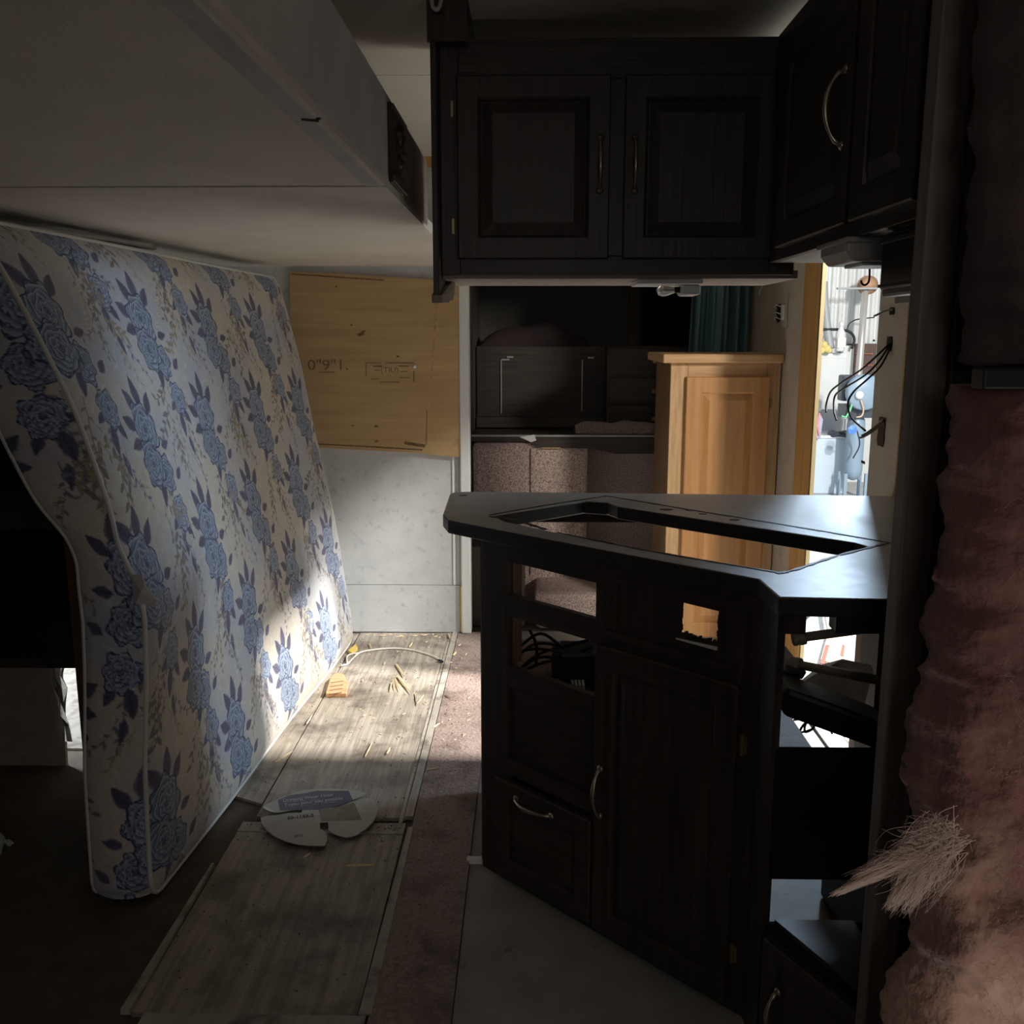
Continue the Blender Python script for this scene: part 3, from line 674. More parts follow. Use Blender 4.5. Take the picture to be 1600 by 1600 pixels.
fbar(.411, .752, .715, .755, 'rail', 'dark_wood_h'); fbar(.411, .752, 0, .03, 'rail', 'dark_wood_h')
fbar(.096, .381, .345, .535, 'blank_panel', 'dark_wood_h', .010, .016)
# false front with ragged cut-out for a socket
mb = MB(MD)
X0, X1, Z0, Z1 = .411, .752, .755, .868; a0, a1, b0, b1 = .607, .699, .790, .857
mb.box(X0, a0, .006, .012, Z0, Z1); mb.box(a1, X1, .006, .012, Z0, Z1); mb.box(a0, a1, .006, .012, b1, Z1); mb.box(a0, a1, .006, .012, Z0, b0)
for k in range(16):
    xk = a0 + (a1 - a0) * k / 16; mb.box(xk, xk + (a1 - a0) / 16 * random.uniform(.6, 1), .006, .012, b0 - .001, b0 + random.uniform(.001, .008))
for k in range(10):
    zk = b0 + (b1 - b0) * k / 10; mb.box(a1 - random.uniform(.001, .004), a1 + .001, .006, .012, zk, zk + .006); mb.box(a0 - .001, a0 + random.uniform(.0, .003), .006, .012, zk, zk + .006)
mb.build('false_front', M['dark_wood'], t, label='dark front panel with ragged square cut-out')
MB(MD).hprism([(a0 - .008, .002, b0 - .014), (a1, .002, b0 - .014), (a1 + .0, .002, b0 - .007), (a0 - .008, .002, b0 - .011)], (0, .004, 0)).build('bare_wood_scar', M['white_trim'], t, label='pale chipped line under the cut-out')
for (q0, q1, r0, r1) in ((.411, .439, .757, .868), (.724, .752, .757, .868)): fbar(q0, q1, r0, r1, 'slot_edge', 'dark_wood', .000, .006)
d = door(t, MD, .398, .765, .022, .722, label='tall raised-panel door'); handle(d, MD, .420, .375, -.019, L=.115)
hinge(d, MD, .772, .60, -.006); hinge(d, MD, .772, .14, -.006)
dr = door(t, MD, .062, .390, .028, .290, 'dark_wood_h', name='drawer', fw=.05, label='deep raised-panel drawer'); handle(dr, MD, .208, .258, -.019, True, L=.12)
# carcass
xa, ya = O.x, O.y
B(xa - .002, xa + .016, ya + .012, 2.735, .0, .895).build('side_panel', M['dark_wood'], t)
MB().prism([(xa + .03, 2.34), (.46, 1.80), (.62, 1.90), (.62, 2.60), (xa + .03, 2.70)], .50, .512).build('shelf', M['inner_wood'], t)
MB(MD).box(.396, .408, .02, .30, .0, .50).build('divider', M['dark_wood'], t)
MB(MD).box(.084, .097, .019, .05, .59, .88).build('inner_stile', M['inner_wood'], t)
B(xa + .016, .62, 2.70, 2.712, 0, .50).build('back_panel', M['dark_wood'], t, label='low back panel')
MB().prism([(.446, 1.762), (.452, 1.66), (.466, 1.66), (.462, 1.775)], 0, .904).build('corner_post', M['dark_wood'], t)

# ------------------------------------------------------------ worktop with sink opening
outer = [P(*q, z=.94) for q in ((692, 803), (700, 812), (760, 824), (1185, 905), (1203, 921), (1217, 933))]
outer = [(p.x, p.y) for p in outer]
outer += [(.66, 1.628), (.66, 1.62), (1.046, 1.62), (1.046, 2.735)]
outer += [(p.x, p.y) for p in (P(730, 768, z=.94), P(712, 768.5, z=.94), P(703, 771, z=.94))]
inner = [(p.x, p.y) for p in (P(772, 806, z=.94), P(915, 783, z=.94), P(948, 785, z=.94), P(965, 791, z=.94), P(1335, 848, z=.94), P(1353, 853, z=.94), P(1350, 857, z=.94), P(1243, 887, z=.94), P(1226, 894, z=.94), P(1195, 891, z=.94), P(870, 832, z=.94), P(790, 815, z=.94))]
t = thing('countertop', 'dusty slate laminate countertop with a long sink opening', 'countertop', (.4, 2.2, .90))
def top_mesh(z0, z1, grow=0):
    bm = bmesh.new()
    for loop in (outer, inner):
        vs = [bm.verts.new((x, y, z1)) for x, y in loop]
        for i in range(len(vs)): bm.edges.new((vs[i], vs[(i + 1) % len(vs)]))
    r = bmesh.ops.triangle_fill(bm, edges=bm.edges[:], use_beauty=True)
    g_ = [e for e in r['geom'] if isinstance(e, bmesh.types.BMFace)]
    ex = bmesh.ops.extrude_face_region(bm, geom=g_)
    bmesh.ops.translate(bm, verts=[e for e in ex['geom'] if isinstance(e, bmesh.types.BMVert)], vec=(0, 0, z0 - z1))
    bmesh.ops.recalc_face_normals(bm, faces=bm.faces)
    return bm
bm = top_mesh(.904, .940); me = bpy.data.meshes.new('laminate_top'); off = root_loc(t)
for v in bm.verts: v.co -= off
for f_ in bm.faces: f_.material_index = 0 if f_.normal.z > .5 else 1
bm.to_mesh(me); bm.free(); me.materials.append(M['counter']); me.materials.append(M['counter_edge'])
o = bpy.data.objects.new('laminate_top', me); col.objects.link(o); o.parent = t
bv = o.modifiers.new('bevel', 'BEVEL'); bv.width = .004; bv.segments = 2; bv.limit_method = 'ANGLE'; bv.angle_limit = math.radians(50)
def smear(pix, wd, n=5, name='sealant_line', m='adhesive'):
    c = curve_pts([P(*q, z=.9405) for q in pix], n); mb = MB()
    L_ = []; R_ = []
    for i, p in enumerate(c):
        d_ = (c[min(i + 1, len(c) - 1)] - c[max(i - 1, 0)]).normalized(); nn_ = Vector((-d_.y, d_.x, 0)); w_ = wd * random.uniform(.45, 1.5)
        L_.append(p + nn_ * w_); R_.append(p - nn_ * w_)
    k = len(c); mb.add(L_ + R_ + [p + Vector((0, 0, .001)) for p in L_ + R_], [(2 * k + i, 2 * k + i + 1, 3 * k + i + 1, 3 * k + i) for i in range(k - 1)] + [(i, k + i, k + i + 1, i + 1) for i in range(k - 1)] + [(i, i + 1, 2 * k + i + 1, 2 * k + i) for i in range(k - 1)] + [(k + i + 1, k + i, 3 * k + i, 3 * k + i + 1) for i in range(k - 1)])
    mb.build(name, M[m], t)
smear([(765, 805), (850, 790), (948, 775)], .003, 12); smear([(948, 775), (1075, 796), (1100, 800), (1250, 824), (1390, 848)], .0035, 14)
smear([(1390, 848), (1310, 868), (1243, 890), (1215, 896)], .004, 10); smear([(870, 832), (1000, 858), (1110, 877), (1225, 896)], .0025, 14)
smear([(765, 807), (800, 812), (835, 822), (853, 828)], .007, 8)
for (u, v, r) in ((1041, 796, .018), (1147, 812, .016), (724, 774, .014), (1098, 803, .010), (1076, 797, .010)):
    c = P(u, v, z=.9405); MB().prism([(c.x + r * math.cos(k * .63) * random.uniform(.7, 1.1), c.y + r * .7 * math.sin(k * .63) * random.uniform(.7, 1.1)) for k in range(10)], .9402, .9412).build('drilled_hole', M['adhesive'] if u > 800 else M['counter_edge'], t)
B(xa - .05, .5, 2.725, 2.745, .86, .903).build('under_batten', M['dark_wood_h'], t)

# ------------------------------------------------------------ right base run: open end, pipes, duct
t = thing('sink_base_cabinet', 'dark open-ended base cabinet under the right of the countertop', 'cabinet', (.8, 1.7, 0))
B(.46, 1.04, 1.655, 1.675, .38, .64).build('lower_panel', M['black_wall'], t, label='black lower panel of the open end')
B(.46, .50, 1.652, 1.672, .868, .903).build('rail_block', M['dark_wood'], t); B(.555, .70, 1.652, 1.70, .868, .903).build('rail_block', M['dark_wood'], t, bevel=.004)
B(.98, 1.03, 2.5, 2.74, .0, .9).build('side_panel', M['inner_wood'], t)
mb = MB(); mb.box(.88, .96, 2.30, 2.42, .30, .90); mb.build('leg_panel', M['brown_box'], t)
single(B(.74, 1.02, 1.75, 2.2, .003, .26), 'storage_box', 'black', 'black box inside the base of the open cabinet, lit floor beside it', 'box', bevel=.01)
# pipes
def pipe(u0, v0, y0, u1, v1, y1, lab):
    a, b = P(u0, v0, y=y0), P(u1, v1, y=y1); tt = thing('water_pipe', lab, 'pipe', a)
    MB().tube([a, b], .0095, 12).build('pipe', M['pvc'], tt, smooth=True)
    d_ = (b - a).normalized()
    for e, s in ((a, 1), (b, -1)):
        MB().lathe([(.0095, 0), (.015, .001), (.0155, .008), (.0135, .012), (.0155, .016), (.015, .026), (.0095, .028)], e, d_ * s, 12).build('pipe_collar', M['pvc'], tt, smooth=True)
pipe(1238, 998, 1.85, 1400, 976, 1.85, 'upper beige water pipe crossing the open cabinet end'); pipe(1234, 1036, 1.95, 1410, 1070, 1.75, 'lower beige water pipe sloping across the open cabinet end')
p1, p2 = P(1225, 1105, y=1.80), P(1400, 1160, y=1.72)
mb = MB().hprism([p1 + Vector((0, 0, .04)), (p1 + p2) / 2 + Vector((0, 0, .035)), p2 + Vector((0, 0, .025)), p2 - Vector((0, 0, .03)), p1 - Vector((0, 0, .02))], (0, .12, 0))
single(mb, 'duct_trough', 'black', 'black plastic trough sloping across the open cabinet end', 'duct', bevel=.01)
single(MB().hprism([P(1222, 1048, y=1.9), P(1262, 1050, y=1.9), P(1255, 1062, y=1.9), P(1222, 1062, y=1.9)], (0, .3, 0)), 'dark_tray', 'black', 'small black tray edge below the lower pipe', 'tray', bevel=.004)
single(MB().tube(curve_pts([P(1222, 1082, y=1.9), P(1262, 1074, y=1.88), P(1292, 1086, y=1.86), P(1316, 1112, y=1.84)], 8), .0045, 8), 'black_cable', 'black', 'single black cable arched over the black trough', 'cable', smooth=True)
single(MB().hprism([P(1285, 1049, y=2.3), P(1320, 1040, y=2.2), P(1365, 1050, y=2.1), P(1345, 1120, y=2.1), P(1240, 1085, y=2.3)], (0, .02, .01)), 'board_offcut', 'beige_wall', 'pale board offcut lying inside the open cabinet', 'board')
for i, (lab, c) in enumerate((('curled thin black wire on the sill board', 0), ('looped thin grey wire on the sill board', 1))):
    pp = [P(1236 + 4 * i, 1122 + 3 * i, y=2.2), P(1258, 1118 + 6 * i, y=2.2), P(1272, 1136, y=2.15), P(1250 + 8 * i, 1144, y=2.15), P(1262, 1128, y=2.15), P(1292, 1132 - 5 * i, y=2.15), P(1300, 1146, y=2.1)]
    single(MB().tube(curve_pts(pp, 6), .0028, 6), 'thin_wire', 'black' if c == 0 else 'grey_pipe', lab, 'wire', smooth=True)
# grooved entry step seen through the cabinet
t = thing('entry_step', 'grooved pale grey entry step outside the doorway', 'step', (1.35, 3.3, -.30))
B(1.12, 1.60, 2.70, 3.95, -.14, -.10).build('tread', M['concrete'], t, bevel=.006)
for k in range(14): B(1.13 + k * .033, 1.145 + k * .033, 2.72, 3.93, -.10, -.094).build('rib', M['steel_wall'], t)
B(1.14, 1.17, 2.75, 3.9, -.62, -.14).build('support', M['grey_pipe'], t)

# low drawer box at the right foreground
t = thing('low_drawer_box', 'low dark drawer box beside the dark post, nearest the camera', 'drawer box', (.55, 1.5, 0))
MR = Matrix.Translation(Vector((.452, 1.655, 0))) @ Matrix.Rotation(math.radians(-62), 4, 'Z')
MB().prism([(.455, 1.65), (.60, 1.36), (1.03, 1.36), (1.03, 1.65)], 0, .295).build('box_body', M['black_wall'], t, bevel=.002)
d = door(t, MR,   .02, .30, .02, .275, name='drawer', fw=.035); handle(d, MR, .07, .15, -.019, L=.085, label='worn brass pull')
MB().prism([(.47, 1.64), (.60, 1.37), (.62, 1.37), (.62, 1.64)], .295, .305).build('top_ledge', M['dark_wood_h'], t)

# ------------------------------------------------------------ converter box and tangle of cables in the peninsula
t = thing('power_box', 'black power box with heatsink on the peninsula shelf', 'power box', (.24, 2.36, .51))
a, b = P(862, 1008, y=2.42), P(905, 1060, y=2.42)
B(a.x, a.x + .10, 2.36, 2.44, .515, a.z).build('box_body', M['black'], t, bevel=.004)
B(a.x + .02, a.x + .30, 2.30, 2.42, .515, .60).build('box_base', M['black'], t, bevel=.004)
a = P(892, 1062, y=2.28); t2 = t
for k in range(4): B(a.x + k * .009, a.x + .006 + k * .009, 2.24, 2.28, .515, a.z).build('cooling_fin', M['white_plastic'], t)
ctr = [[(793, 1052), (815, 1020), (845, 1005), (900, 1015)], [(793, 1040), (820, 1016), (870, 1018), (910, 1040)], [(800, 1060), (830, 1030), (860, 1015), (920, 1000)],
       [(828, 985), (838, 1008), (838, 1040)], [(800, 1055), (840, 1028), (880, 1030), (925, 1030)], [(890, 1035), (905, 1020), (925, 1010)], [(885, 1030), (908, 1012), (928, 1030)], [(815, 1050), (850, 1035), (900, 1026)], [(812, 1010), (845, 990), (880, 1012)]]
for i, c in enumerate(ctr):
    pts = [P(u, v, y=2.36 + .03 * math.sin(i * 2 + j)) for j, (u, v) in enumerate(c)]
    single(MB().tube(curve_pts(pts, 8), .0042, 8), 'black_cable', 'black', 'black cable tangled round the power box inside the peninsula', 'cable', group='cables in the peninsula', smooth=True)
single(MB().tube(curve_pts([P(792, 1042, y=2.30), P(797, 1026, y=2.30), P(802, 1018, y=2.33)], 6), .003, 6), 'white_cable', 'white_cord', 'short white cable end at left of the black cables', 'cable', smooth=True)

# ------------------------------------------------------------ upper cabinets over the counter
t = thing('upper_cabinet', 'dark two-door upper cabinet hanging over the peninsula', 'cabinet', (.2, 2.4, 1.544))
B(-.217, .64, 2.42, 2.75, 1.556, 2.085).build('carcass', M['dark_wood'], t)
B(-.217, .66, 2.415, 2.755, 1.536, 1.556).build('bottom_panel', mat('pale_brown_cabinet_underside', (.30, .25, .20), .6, (.36, .31, .26), (60, 4, 4), bump=.2), t, bevel=.002, label='paler brown underside')
for (x0, x1, z0, z1, m_) in ((-.217, -.172, 1.544, 2.088, 'dark_wood'), (.182, .232, 1.59, 2.0, 'dark_wood'), (.585, .645, 1.544, 2.088, 'dark_wood'), (-.172, .585, 1.544, 1.590, 'dark_wood_h'), (-.172, .585, 1.995, 2.088, 'dark_wood_h')):
    B(x0, x1, 2.40, 2.42, z0, z1).build('stile' if m_ == 'dark_wood' else 'rail', M[m_], t, bevel=.0015)
MU = Matrix.Translation(Vector((0, 2.40, 0)))
d = door(t, MU, -.176, .190, 1.582, 2.002); handle(d, MU, .166, 1.800, -.019, L=.118)
hinge(d, MU, -.181, 1.66, -.004); hinge(d, MU, -.181, 1.93, -.004)
d = door(t, MU, .224, .592, 1.582, 2.002); handle(d, MU, .249, 1.800, -.019, L=.118)
# end panel with its stile up to the ceiling
t = thing('end_panel', 'tall dark end board at left of the upper cabinet', 'panel', (-.24, 2.4, 1.48))
B(-.232, -.218, 2.33, 2.62, 1.485, CZ - .006).build('board', M['dark_wood'], t, bevel=.002)
B(-.238, -.147, 2.325, 2.338, 2.06, CZ - .006).build('top_filler', M['dark_wood'], t)
MB().hprism([(-.236, 2.325, 1.475), (-.212, 2.325, 1.475), (-.196, 2.48, 1.488), (-.200, 2.60, 1.53), (-.232, 2.60, 1.53)], (0, 0, .018)).build('bottom_cap', mat('brown_endgrain_cap', (.22, .17, .13), .5, (.28, .22, .17), (40, 8, 8)), t)
p = P(683, 10, y=2.30)
single(MB().tube(curve_pts([p + Vector((.004, .015, .05)), p + Vector((.009, 0, .015)), p + Vector((.004, -.01, -.008)), p + Vector((-.008, -.01, -.006)), p + Vector((-.012, -.005, .012))], 6), .005, 8), 'ceiling_hook', 'grey_plastic', 'small pale hook hanging at top of the dark end board', 'hook', smooth=True)

t = thing('corner_upper_cabinet', 'dark upper cabinet along the right wall with curved pull', 'cabinet', (.6, 1.9, 1.575))
B(.60, 1.04, 1.43, 2.395, 1.585, 2.085).build('carcass', M['dark_wood'], t)
B(.595, 1.04, 1.43, 2.395, 1.572, 1.586).build('bottom_panel', mat('pale_grey_cabinet_underside', (.42, .40, .38), .45, (.5, .48, .45), (5, 30, 5), bump=.1), t, bevel=.002, label='pale grey underside')
MRt = Matrix(((0, 1, 0, .58), (-1, 0, 0, 2.395), (0, 0, 1, 0), (0, 0, 0, 1)))   # local x runs towards the camera, local y to the wall
def rb(x0, x1, z0, z1, n, m): return MB(MRt).box(x0, x1, 0, .02, z0, z1).build(n, M[m], t, bevel=.0015)
rb(0, .14, 1.572, 2.088, 'stile', 'dark_wood'); rb(.60, .65, 1.572, 2.088, 'stile', 'dark_wood'); rb(.91, .965, 1.572, 2.088, 'stile', 'dark_wood')
rb(.14, .60, 1.572, 1.60, 'rail', 'dark_wood_h'); rb(.65, .91, 1.572, 1.60, 'rail', 'dark_wood_h'); rb(.14, .60, 2.03, 2.088, 'rail', 'dark_wood_h'); rb(.65, .91, 2.03, 2.088, 'rail', 'dark_wood_h')
d = door(t, MRt, .13, .615, 1.596, 2.035); handle(d, MRt, .585, 1.80, -.019, L=.13, dep=.034)
d = door(t, MRt, .64, .925, 1.596, 2.035)

# lamps under the cabinets, hook, radio
def lamp(c, lab, bulb=True, wx=.105, wy=.08):
    t = thing('under_cabinet_lamp', lab, 'lamp', c)
    B(c.x - wx, c.x + wx * .55, c.y - wy, c.y + wy, c.z - .012, c.z).build('base_plate', M['white_plastic'], t, bevel=.003)
    B(c.x + wx * .10, c.x + wx * .55, c.y - wy * .6, c.y + wy * .6, c.z - .038, c.z - .010).build('lamp_socket', M['white_plastic'], t, bevel=.008)
    if bulb:
        MB().lathe([(.007, 0), (.007, .012), (.013, .030), (.0155, .042), (.013, .054), (.004, .060)], (c.x + wx * .10, c.y - .01, c.z - .024), (-1, 0, -.02), 14).build('bulb', M['glass'], t, smooth=True)
        MB().lathe([(.0078, 0), (.0078, .016)], (c.x + wx * .12, c.y - .01, c.z - .024), (-1, 0, 0), 12).build('bulb_cap', M['black'], t, smooth=True)
lamp(Vector((.372, 2.50, 1.536)), 'white ceiling lamp base with bare bulb, under the two-door cabinet')
t = thing('range_lamp', 'grey plastic lamp housing under the right-hand upper cabinet', 'lamp', (.70, 1.95, 1.572))
c = P(1350, 395, z=1.55)
mb = MB().hprism([(c.x - .055, c.y - .07, 1.571), (c.x - .055, c.y - .07, 1.548), (c.x - .040, c.y - .07, 1.530), (c.x + .06, c.y - .07, 1.530), (c.x + .075, c.y - .07, 1.571)], (0, .16, 0)); mb.build('housing', M['grey_plastic'], t, bevel=.006)
B(c.x - .06, c.x + .08, c.y - .08, c.y + .10, 1.562, 1.572).build('base_plate', M['grey_plastic'], t, bevel=.003)
B(c.x - .02, c.x + .05, c.y - .05, c.y + .05, 1.524, 1.531).build('lens', M['white_plastic'], t, bevel=.003)
p = P(1357, 436, y=2.33)
single(MB().tube(curve_pts([Vector((p.x, p.y, 1.572)), p + Vector((.002, 0, .006)), p + Vector((.0, 0, -.008)), p + Vector((-.008, 0, -.014)), p + Vector((-.015, 0, -.010)), p + Vector((-.017, 0, -.003))], 6), .0025, 8), 'cup_hook', 'black', 'small dark cup hook hanging in front of the doorway', 'hook', smooth=True)
t = thing('radio_unit', 'black glossy radio unit hung under cabinet beside the post', 'radio', (.75, 1.6, 1.455))
B(.60, .95, 1.44, 1.672, 1.462, 1.570).build('housing', M['black_gloss'], t, bevel=.006)
B(.592, .602, 1.452, 1.660, 1.475, 1.560).build('front_panel', M['black_gloss'], t, bevel=.003)
for z in (1.478, 1.550): B(.588, .594, 1.455, 1.657, z, z + .005).build('trim_line', M['black'], t)
B(.62, .93, 1.452, 1.66, 1.452, 1.462).build('bottom_plate', M['metal_strip'], t, label='pale metal underside')

# ------------------------------------------------------------ dark post and insulation
t = thing('partition_post', 'tall grey-brown wooden post between the counter and the insulation', 'post', (.6, 1.4, 0))
B(.552, .600, 1.385, 1.425, 0, CZ - .006).build('post_board', M['post_wood'], t, bevel=.004)
B(.600, .632, 1.375, 1.43, 0, CZ - .006).build('dark_side_board', M['dark_wood'], t, bevel=.003)
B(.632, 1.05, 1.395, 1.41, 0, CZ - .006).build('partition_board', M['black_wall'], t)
from mathutils import noise as mnoise
def batt(name, edge, x1, z0, z1, y0, m, lab, amp, par, step=.006):
    zs = np.arange(z0, z1 + step, step); nx = int(.5 / step); X = np.zeros((len(zs), nx)); Y = X.copy(); Z = X.copy()
    ez = [e[0] for e in edge]; ex = [e[1] for e in edge]
    for i, z in enumerate(zs):
        xl = np.interp(z, ez, ex)
        for j in range(nx):
            f_ = j / (nx - 1); x = xl + (x1 - xl) * f_
            n1_ = mnoise.fractal(Vector((x * 5, 3.1, z * 9)), .8, 2.1, 5); n2_ = mnoise.noise(Vector((x * 3 + 4, 7.7, z * 15 - x * 9)))
            rnd = max(0, 1 - (x - xl) / .06) ** 2
            X[i, j] = x + .010 * mnoise.fractal(Vector((1.3, x * 9, z * 22)), .8, 2.1, 4) * (1 - f_)
            Y[i, j] = y0 + .085 * rnd - amp * (n1_ + .8 * n2_ - .6 * abs(mnoise.noise(Vector((x * 2, .4, z * 11 + x * 4)))))
            Z[i, j] = z + .004 * n2_
    o = grid_mesh(name, X, Y, Z, None, par); o.data.materials.append(m)
    if lab: o['label'] = lab
    sm = o.modifiers.new('thick', 'SOLIDIFY'); sm.thickness = .05; sm.offset = -1
    return o
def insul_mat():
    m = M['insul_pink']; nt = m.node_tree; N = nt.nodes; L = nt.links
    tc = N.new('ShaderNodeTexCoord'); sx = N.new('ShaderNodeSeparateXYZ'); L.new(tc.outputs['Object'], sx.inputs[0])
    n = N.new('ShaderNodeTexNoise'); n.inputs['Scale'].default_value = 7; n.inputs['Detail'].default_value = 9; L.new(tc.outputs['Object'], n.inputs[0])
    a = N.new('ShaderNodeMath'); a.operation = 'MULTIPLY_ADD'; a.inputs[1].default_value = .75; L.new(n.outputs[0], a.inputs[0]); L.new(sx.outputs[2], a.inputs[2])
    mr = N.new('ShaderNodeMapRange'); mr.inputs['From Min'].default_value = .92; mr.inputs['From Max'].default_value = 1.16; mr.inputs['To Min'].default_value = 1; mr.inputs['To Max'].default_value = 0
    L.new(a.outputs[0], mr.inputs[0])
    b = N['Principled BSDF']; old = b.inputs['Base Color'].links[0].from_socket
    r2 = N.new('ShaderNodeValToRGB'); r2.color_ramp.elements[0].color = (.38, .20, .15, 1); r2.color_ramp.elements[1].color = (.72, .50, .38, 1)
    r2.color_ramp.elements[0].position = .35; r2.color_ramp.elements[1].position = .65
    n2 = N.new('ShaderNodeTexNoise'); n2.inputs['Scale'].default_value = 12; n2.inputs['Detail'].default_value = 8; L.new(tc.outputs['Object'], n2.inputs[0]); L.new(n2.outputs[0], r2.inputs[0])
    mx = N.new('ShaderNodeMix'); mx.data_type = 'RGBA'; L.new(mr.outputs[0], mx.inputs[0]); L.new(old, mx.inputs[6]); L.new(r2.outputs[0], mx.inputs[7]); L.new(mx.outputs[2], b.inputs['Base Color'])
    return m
t = thing('insulation_batt', 'torn dusty pink insulation batt stuffed beside the post at right', 'insulation', (.75, 1.2, 0))
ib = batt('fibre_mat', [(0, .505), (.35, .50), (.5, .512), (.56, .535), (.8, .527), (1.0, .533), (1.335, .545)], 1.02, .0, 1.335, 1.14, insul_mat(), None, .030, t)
mb = MB(); r = np.random.RandomState(11); base = P(1455, 1340, y=1.08)
def strand(a, b, r0, bend=.010):
    m1 = a + (b - a) * .35 + Vector(r.uniform(-bend, bend, 3)); m2 = a + (b - a) * .7 + Vector(r.uniform(-bend, bend, 3)); c_ = curve_pts([a, m1, m2, b], 3)
    mb.tube(c_, [r0 * .6 * (1 - i / (len(c_) - .4)) + .0001 for i in range(len(c_))], 3)
def bundle(n, u, v, du, dv, spread, r0, bend=.008, start=None):
    for k in range(n):
        st = (start or base) + Vector((r.normal(.035, .012), .045 + r.normal(0, .008), r.normal(0, spread * .7)))
        q = r.rand() ** .5; e = P(u + r.normal(0, du), v + r.normal(0, dv), y=1.09 + r.normal(0, .012)); strand(st, st + (e - st) * (.55 + .45 * q), r0, bend)
bundle(260, 1300, 1401, 5, 2, .008, .0008, .004); bundle(110, 1332, 1371, 8, 4, .010, .0007); bundle(160, 1384, 1424, 5, 6, .010, .0007); bundle(120, 1412, 1428, 8, 6, .012, .0007)
bundle(130, 1405, 1335, 22, 18, .022, .0006, .012); bundle(150, 1400, 1375, 20, 14, .018, .0006, .012); bundle(90, 1430, 1295, 16, 18, .02, .0006, .014); bundle(110, 1440, 1400, 18, 20, .02, .0007, .014)
o = mb.build('torn_tuft', M['fibre'], t, kind='stuff', label='pale frayed strands sticking out to the left', fix=False)
mb = MB()
for k in range(2600):
    x = .60 + .34 * r.rand() ** 1.3; z = r.uniform(.02, 1.32); n1_ = mnoise.fractal(Vector((x * 5, 3.1, z * 9)), .8, 2.1, 5)
    a_ = Vector((x, 1.14 - .03 * n1_ + .085 * max(0, 1 - (x - .52) / .06) ** 2, z)); strand(a_, a_ + Vector(r.uniform(-.022, .018, 3)) + Vector((0, -.008, 0)), .00035, .005)
mb.build('loose_fuzz', M['fuzz'], t, kind='stuff', fix=False)
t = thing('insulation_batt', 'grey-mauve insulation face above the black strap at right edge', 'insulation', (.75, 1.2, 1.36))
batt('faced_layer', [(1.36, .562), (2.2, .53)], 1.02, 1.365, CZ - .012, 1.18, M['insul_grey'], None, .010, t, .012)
single(B(.53, 1.02, 1.125, 1.16, 1.337, 1.362), 'black_strap', 'black', 'black horizontal strap across the insulation at right edge', 'strap', bevel=.003)

# ------------------------------------------------------------ oak cabinet beyond the counter
t = thing('oak_cabinet', 'honey oak floor cabinet with a tall raised-panel door', 'cabinet', (.8, 4.0, 0))
yF = 4.0
B(.548, 1.045, yF - .045, 4.48, 1.285, 1.322).build('cabinet_top', M['oak_h'], t, bevel=.006, label='overhanging oak top')
B(.588, .606, yF + .02, 4.46, 0.002, 1.285).build('side_panel', M['oak_side'], t)
B(.588, .660, yF, yF + .02, .002, 1.285).build('stile', M['oak_stile'], t, bevel=.002); B(.990, 1.045, yF, yF + .02, .002, 1.285).build('stile', M['oak_stile'], t, bevel=.002)
B(.660, .990, yF, yF + .02, 1.215, 1.285).build('rail', M['oak_h'], t, bevel=.002); B(.660, .990, yF, yF + .02, .002, .12).build('rail', M['oak_h'], t, bevel=.002)
B(.606, 1.04, 4.44, 4.46, .002, 1.285).build('back_panel', M['oak_side'], t)
MO = Matrix.Translation(Vector((0, yF, 0)))
d = door(t, MO, .652, .998, .100, 1.228, 'oak', th=.020, fw=.068)
hinge(d, MO, 1.004, 1.12, -.006); hinge(d, MO, 1.004, .25, -.006)
MB(MO).lathe([(.010, 0), (.011, .003), (.006, .006), (.006, .014), (.013, .020), (.014, .026), (.009, .032), (.001, .034)], (.675, -.020, .665), (0, -1, 0), 16).build('door_knob', M['brass'], d, smooth=True)
# small dark drawers to its left
t = thing('dark_drawer_unit', 'dark drawer unit in shadow left of the oak cabinet', 'drawers', (.55, 5.1, 0))
B(.40, .95, 4.95, 5.13, .90, 1.34).build('drawer_body', M['dark_wood'], t)
for z in (.905, 1.05, 1.20):
    d = B(.41, .94, 4.935, 4.95, z, z + .13).build('drawer', M['dark_wood_h'], t, bevel=.003)
    MB().lathe([(.006, 0), (.006, .01), (.012, .016), (.010, .022), (.001, .024)], (.64, 4.935, z + .065), (0, -1, 0), 12).build('knob', M['brass'], d, smooth=True)

# ------------------------------------------------------------ teal curtain
a, b = P(1089, 440, y=4.55), P(1192, 440, y=4.55); zb = P(1100, 553, y=4.55).z - .03
xs = np.linspace(a.x, 1.03, 160); zs = np.linspace(zb, CZ - .15, 30); XX, ZZ = np.meshgrid(xs, zs)
ph = (XX - a.x) / (1.03 - a.x); YY = 4.56 + .028 * np.sin(ph * 24 + 2 * np.sin(ph * 7) + .4 * np.sin(ZZ * 3)) + .012 * np.sin(ph * 47)
XX = XX - .03 * (1 - ph) * (CZ - ZZ) + .0 * ZZ
ct = thing('window_curtain', 'gathered teal curtain hanging behind the oak cabinet', 'curtain', (.9, 4.56, 1.2))
o = grid_mesh('curtain_cloth', XX, YY, ZZ, None, ct); o.data.materials.append(M['curtain'])
sm = o.modifiers.new('thick', 'SOLIDIFY'); sm.thickness = .003
MB().tube([(a.x - .05, 4.57, CZ - .14), (1.045, 4.57, CZ - .14)], .006, 8).build('curtain_rod', M['metal_strip'], ct)
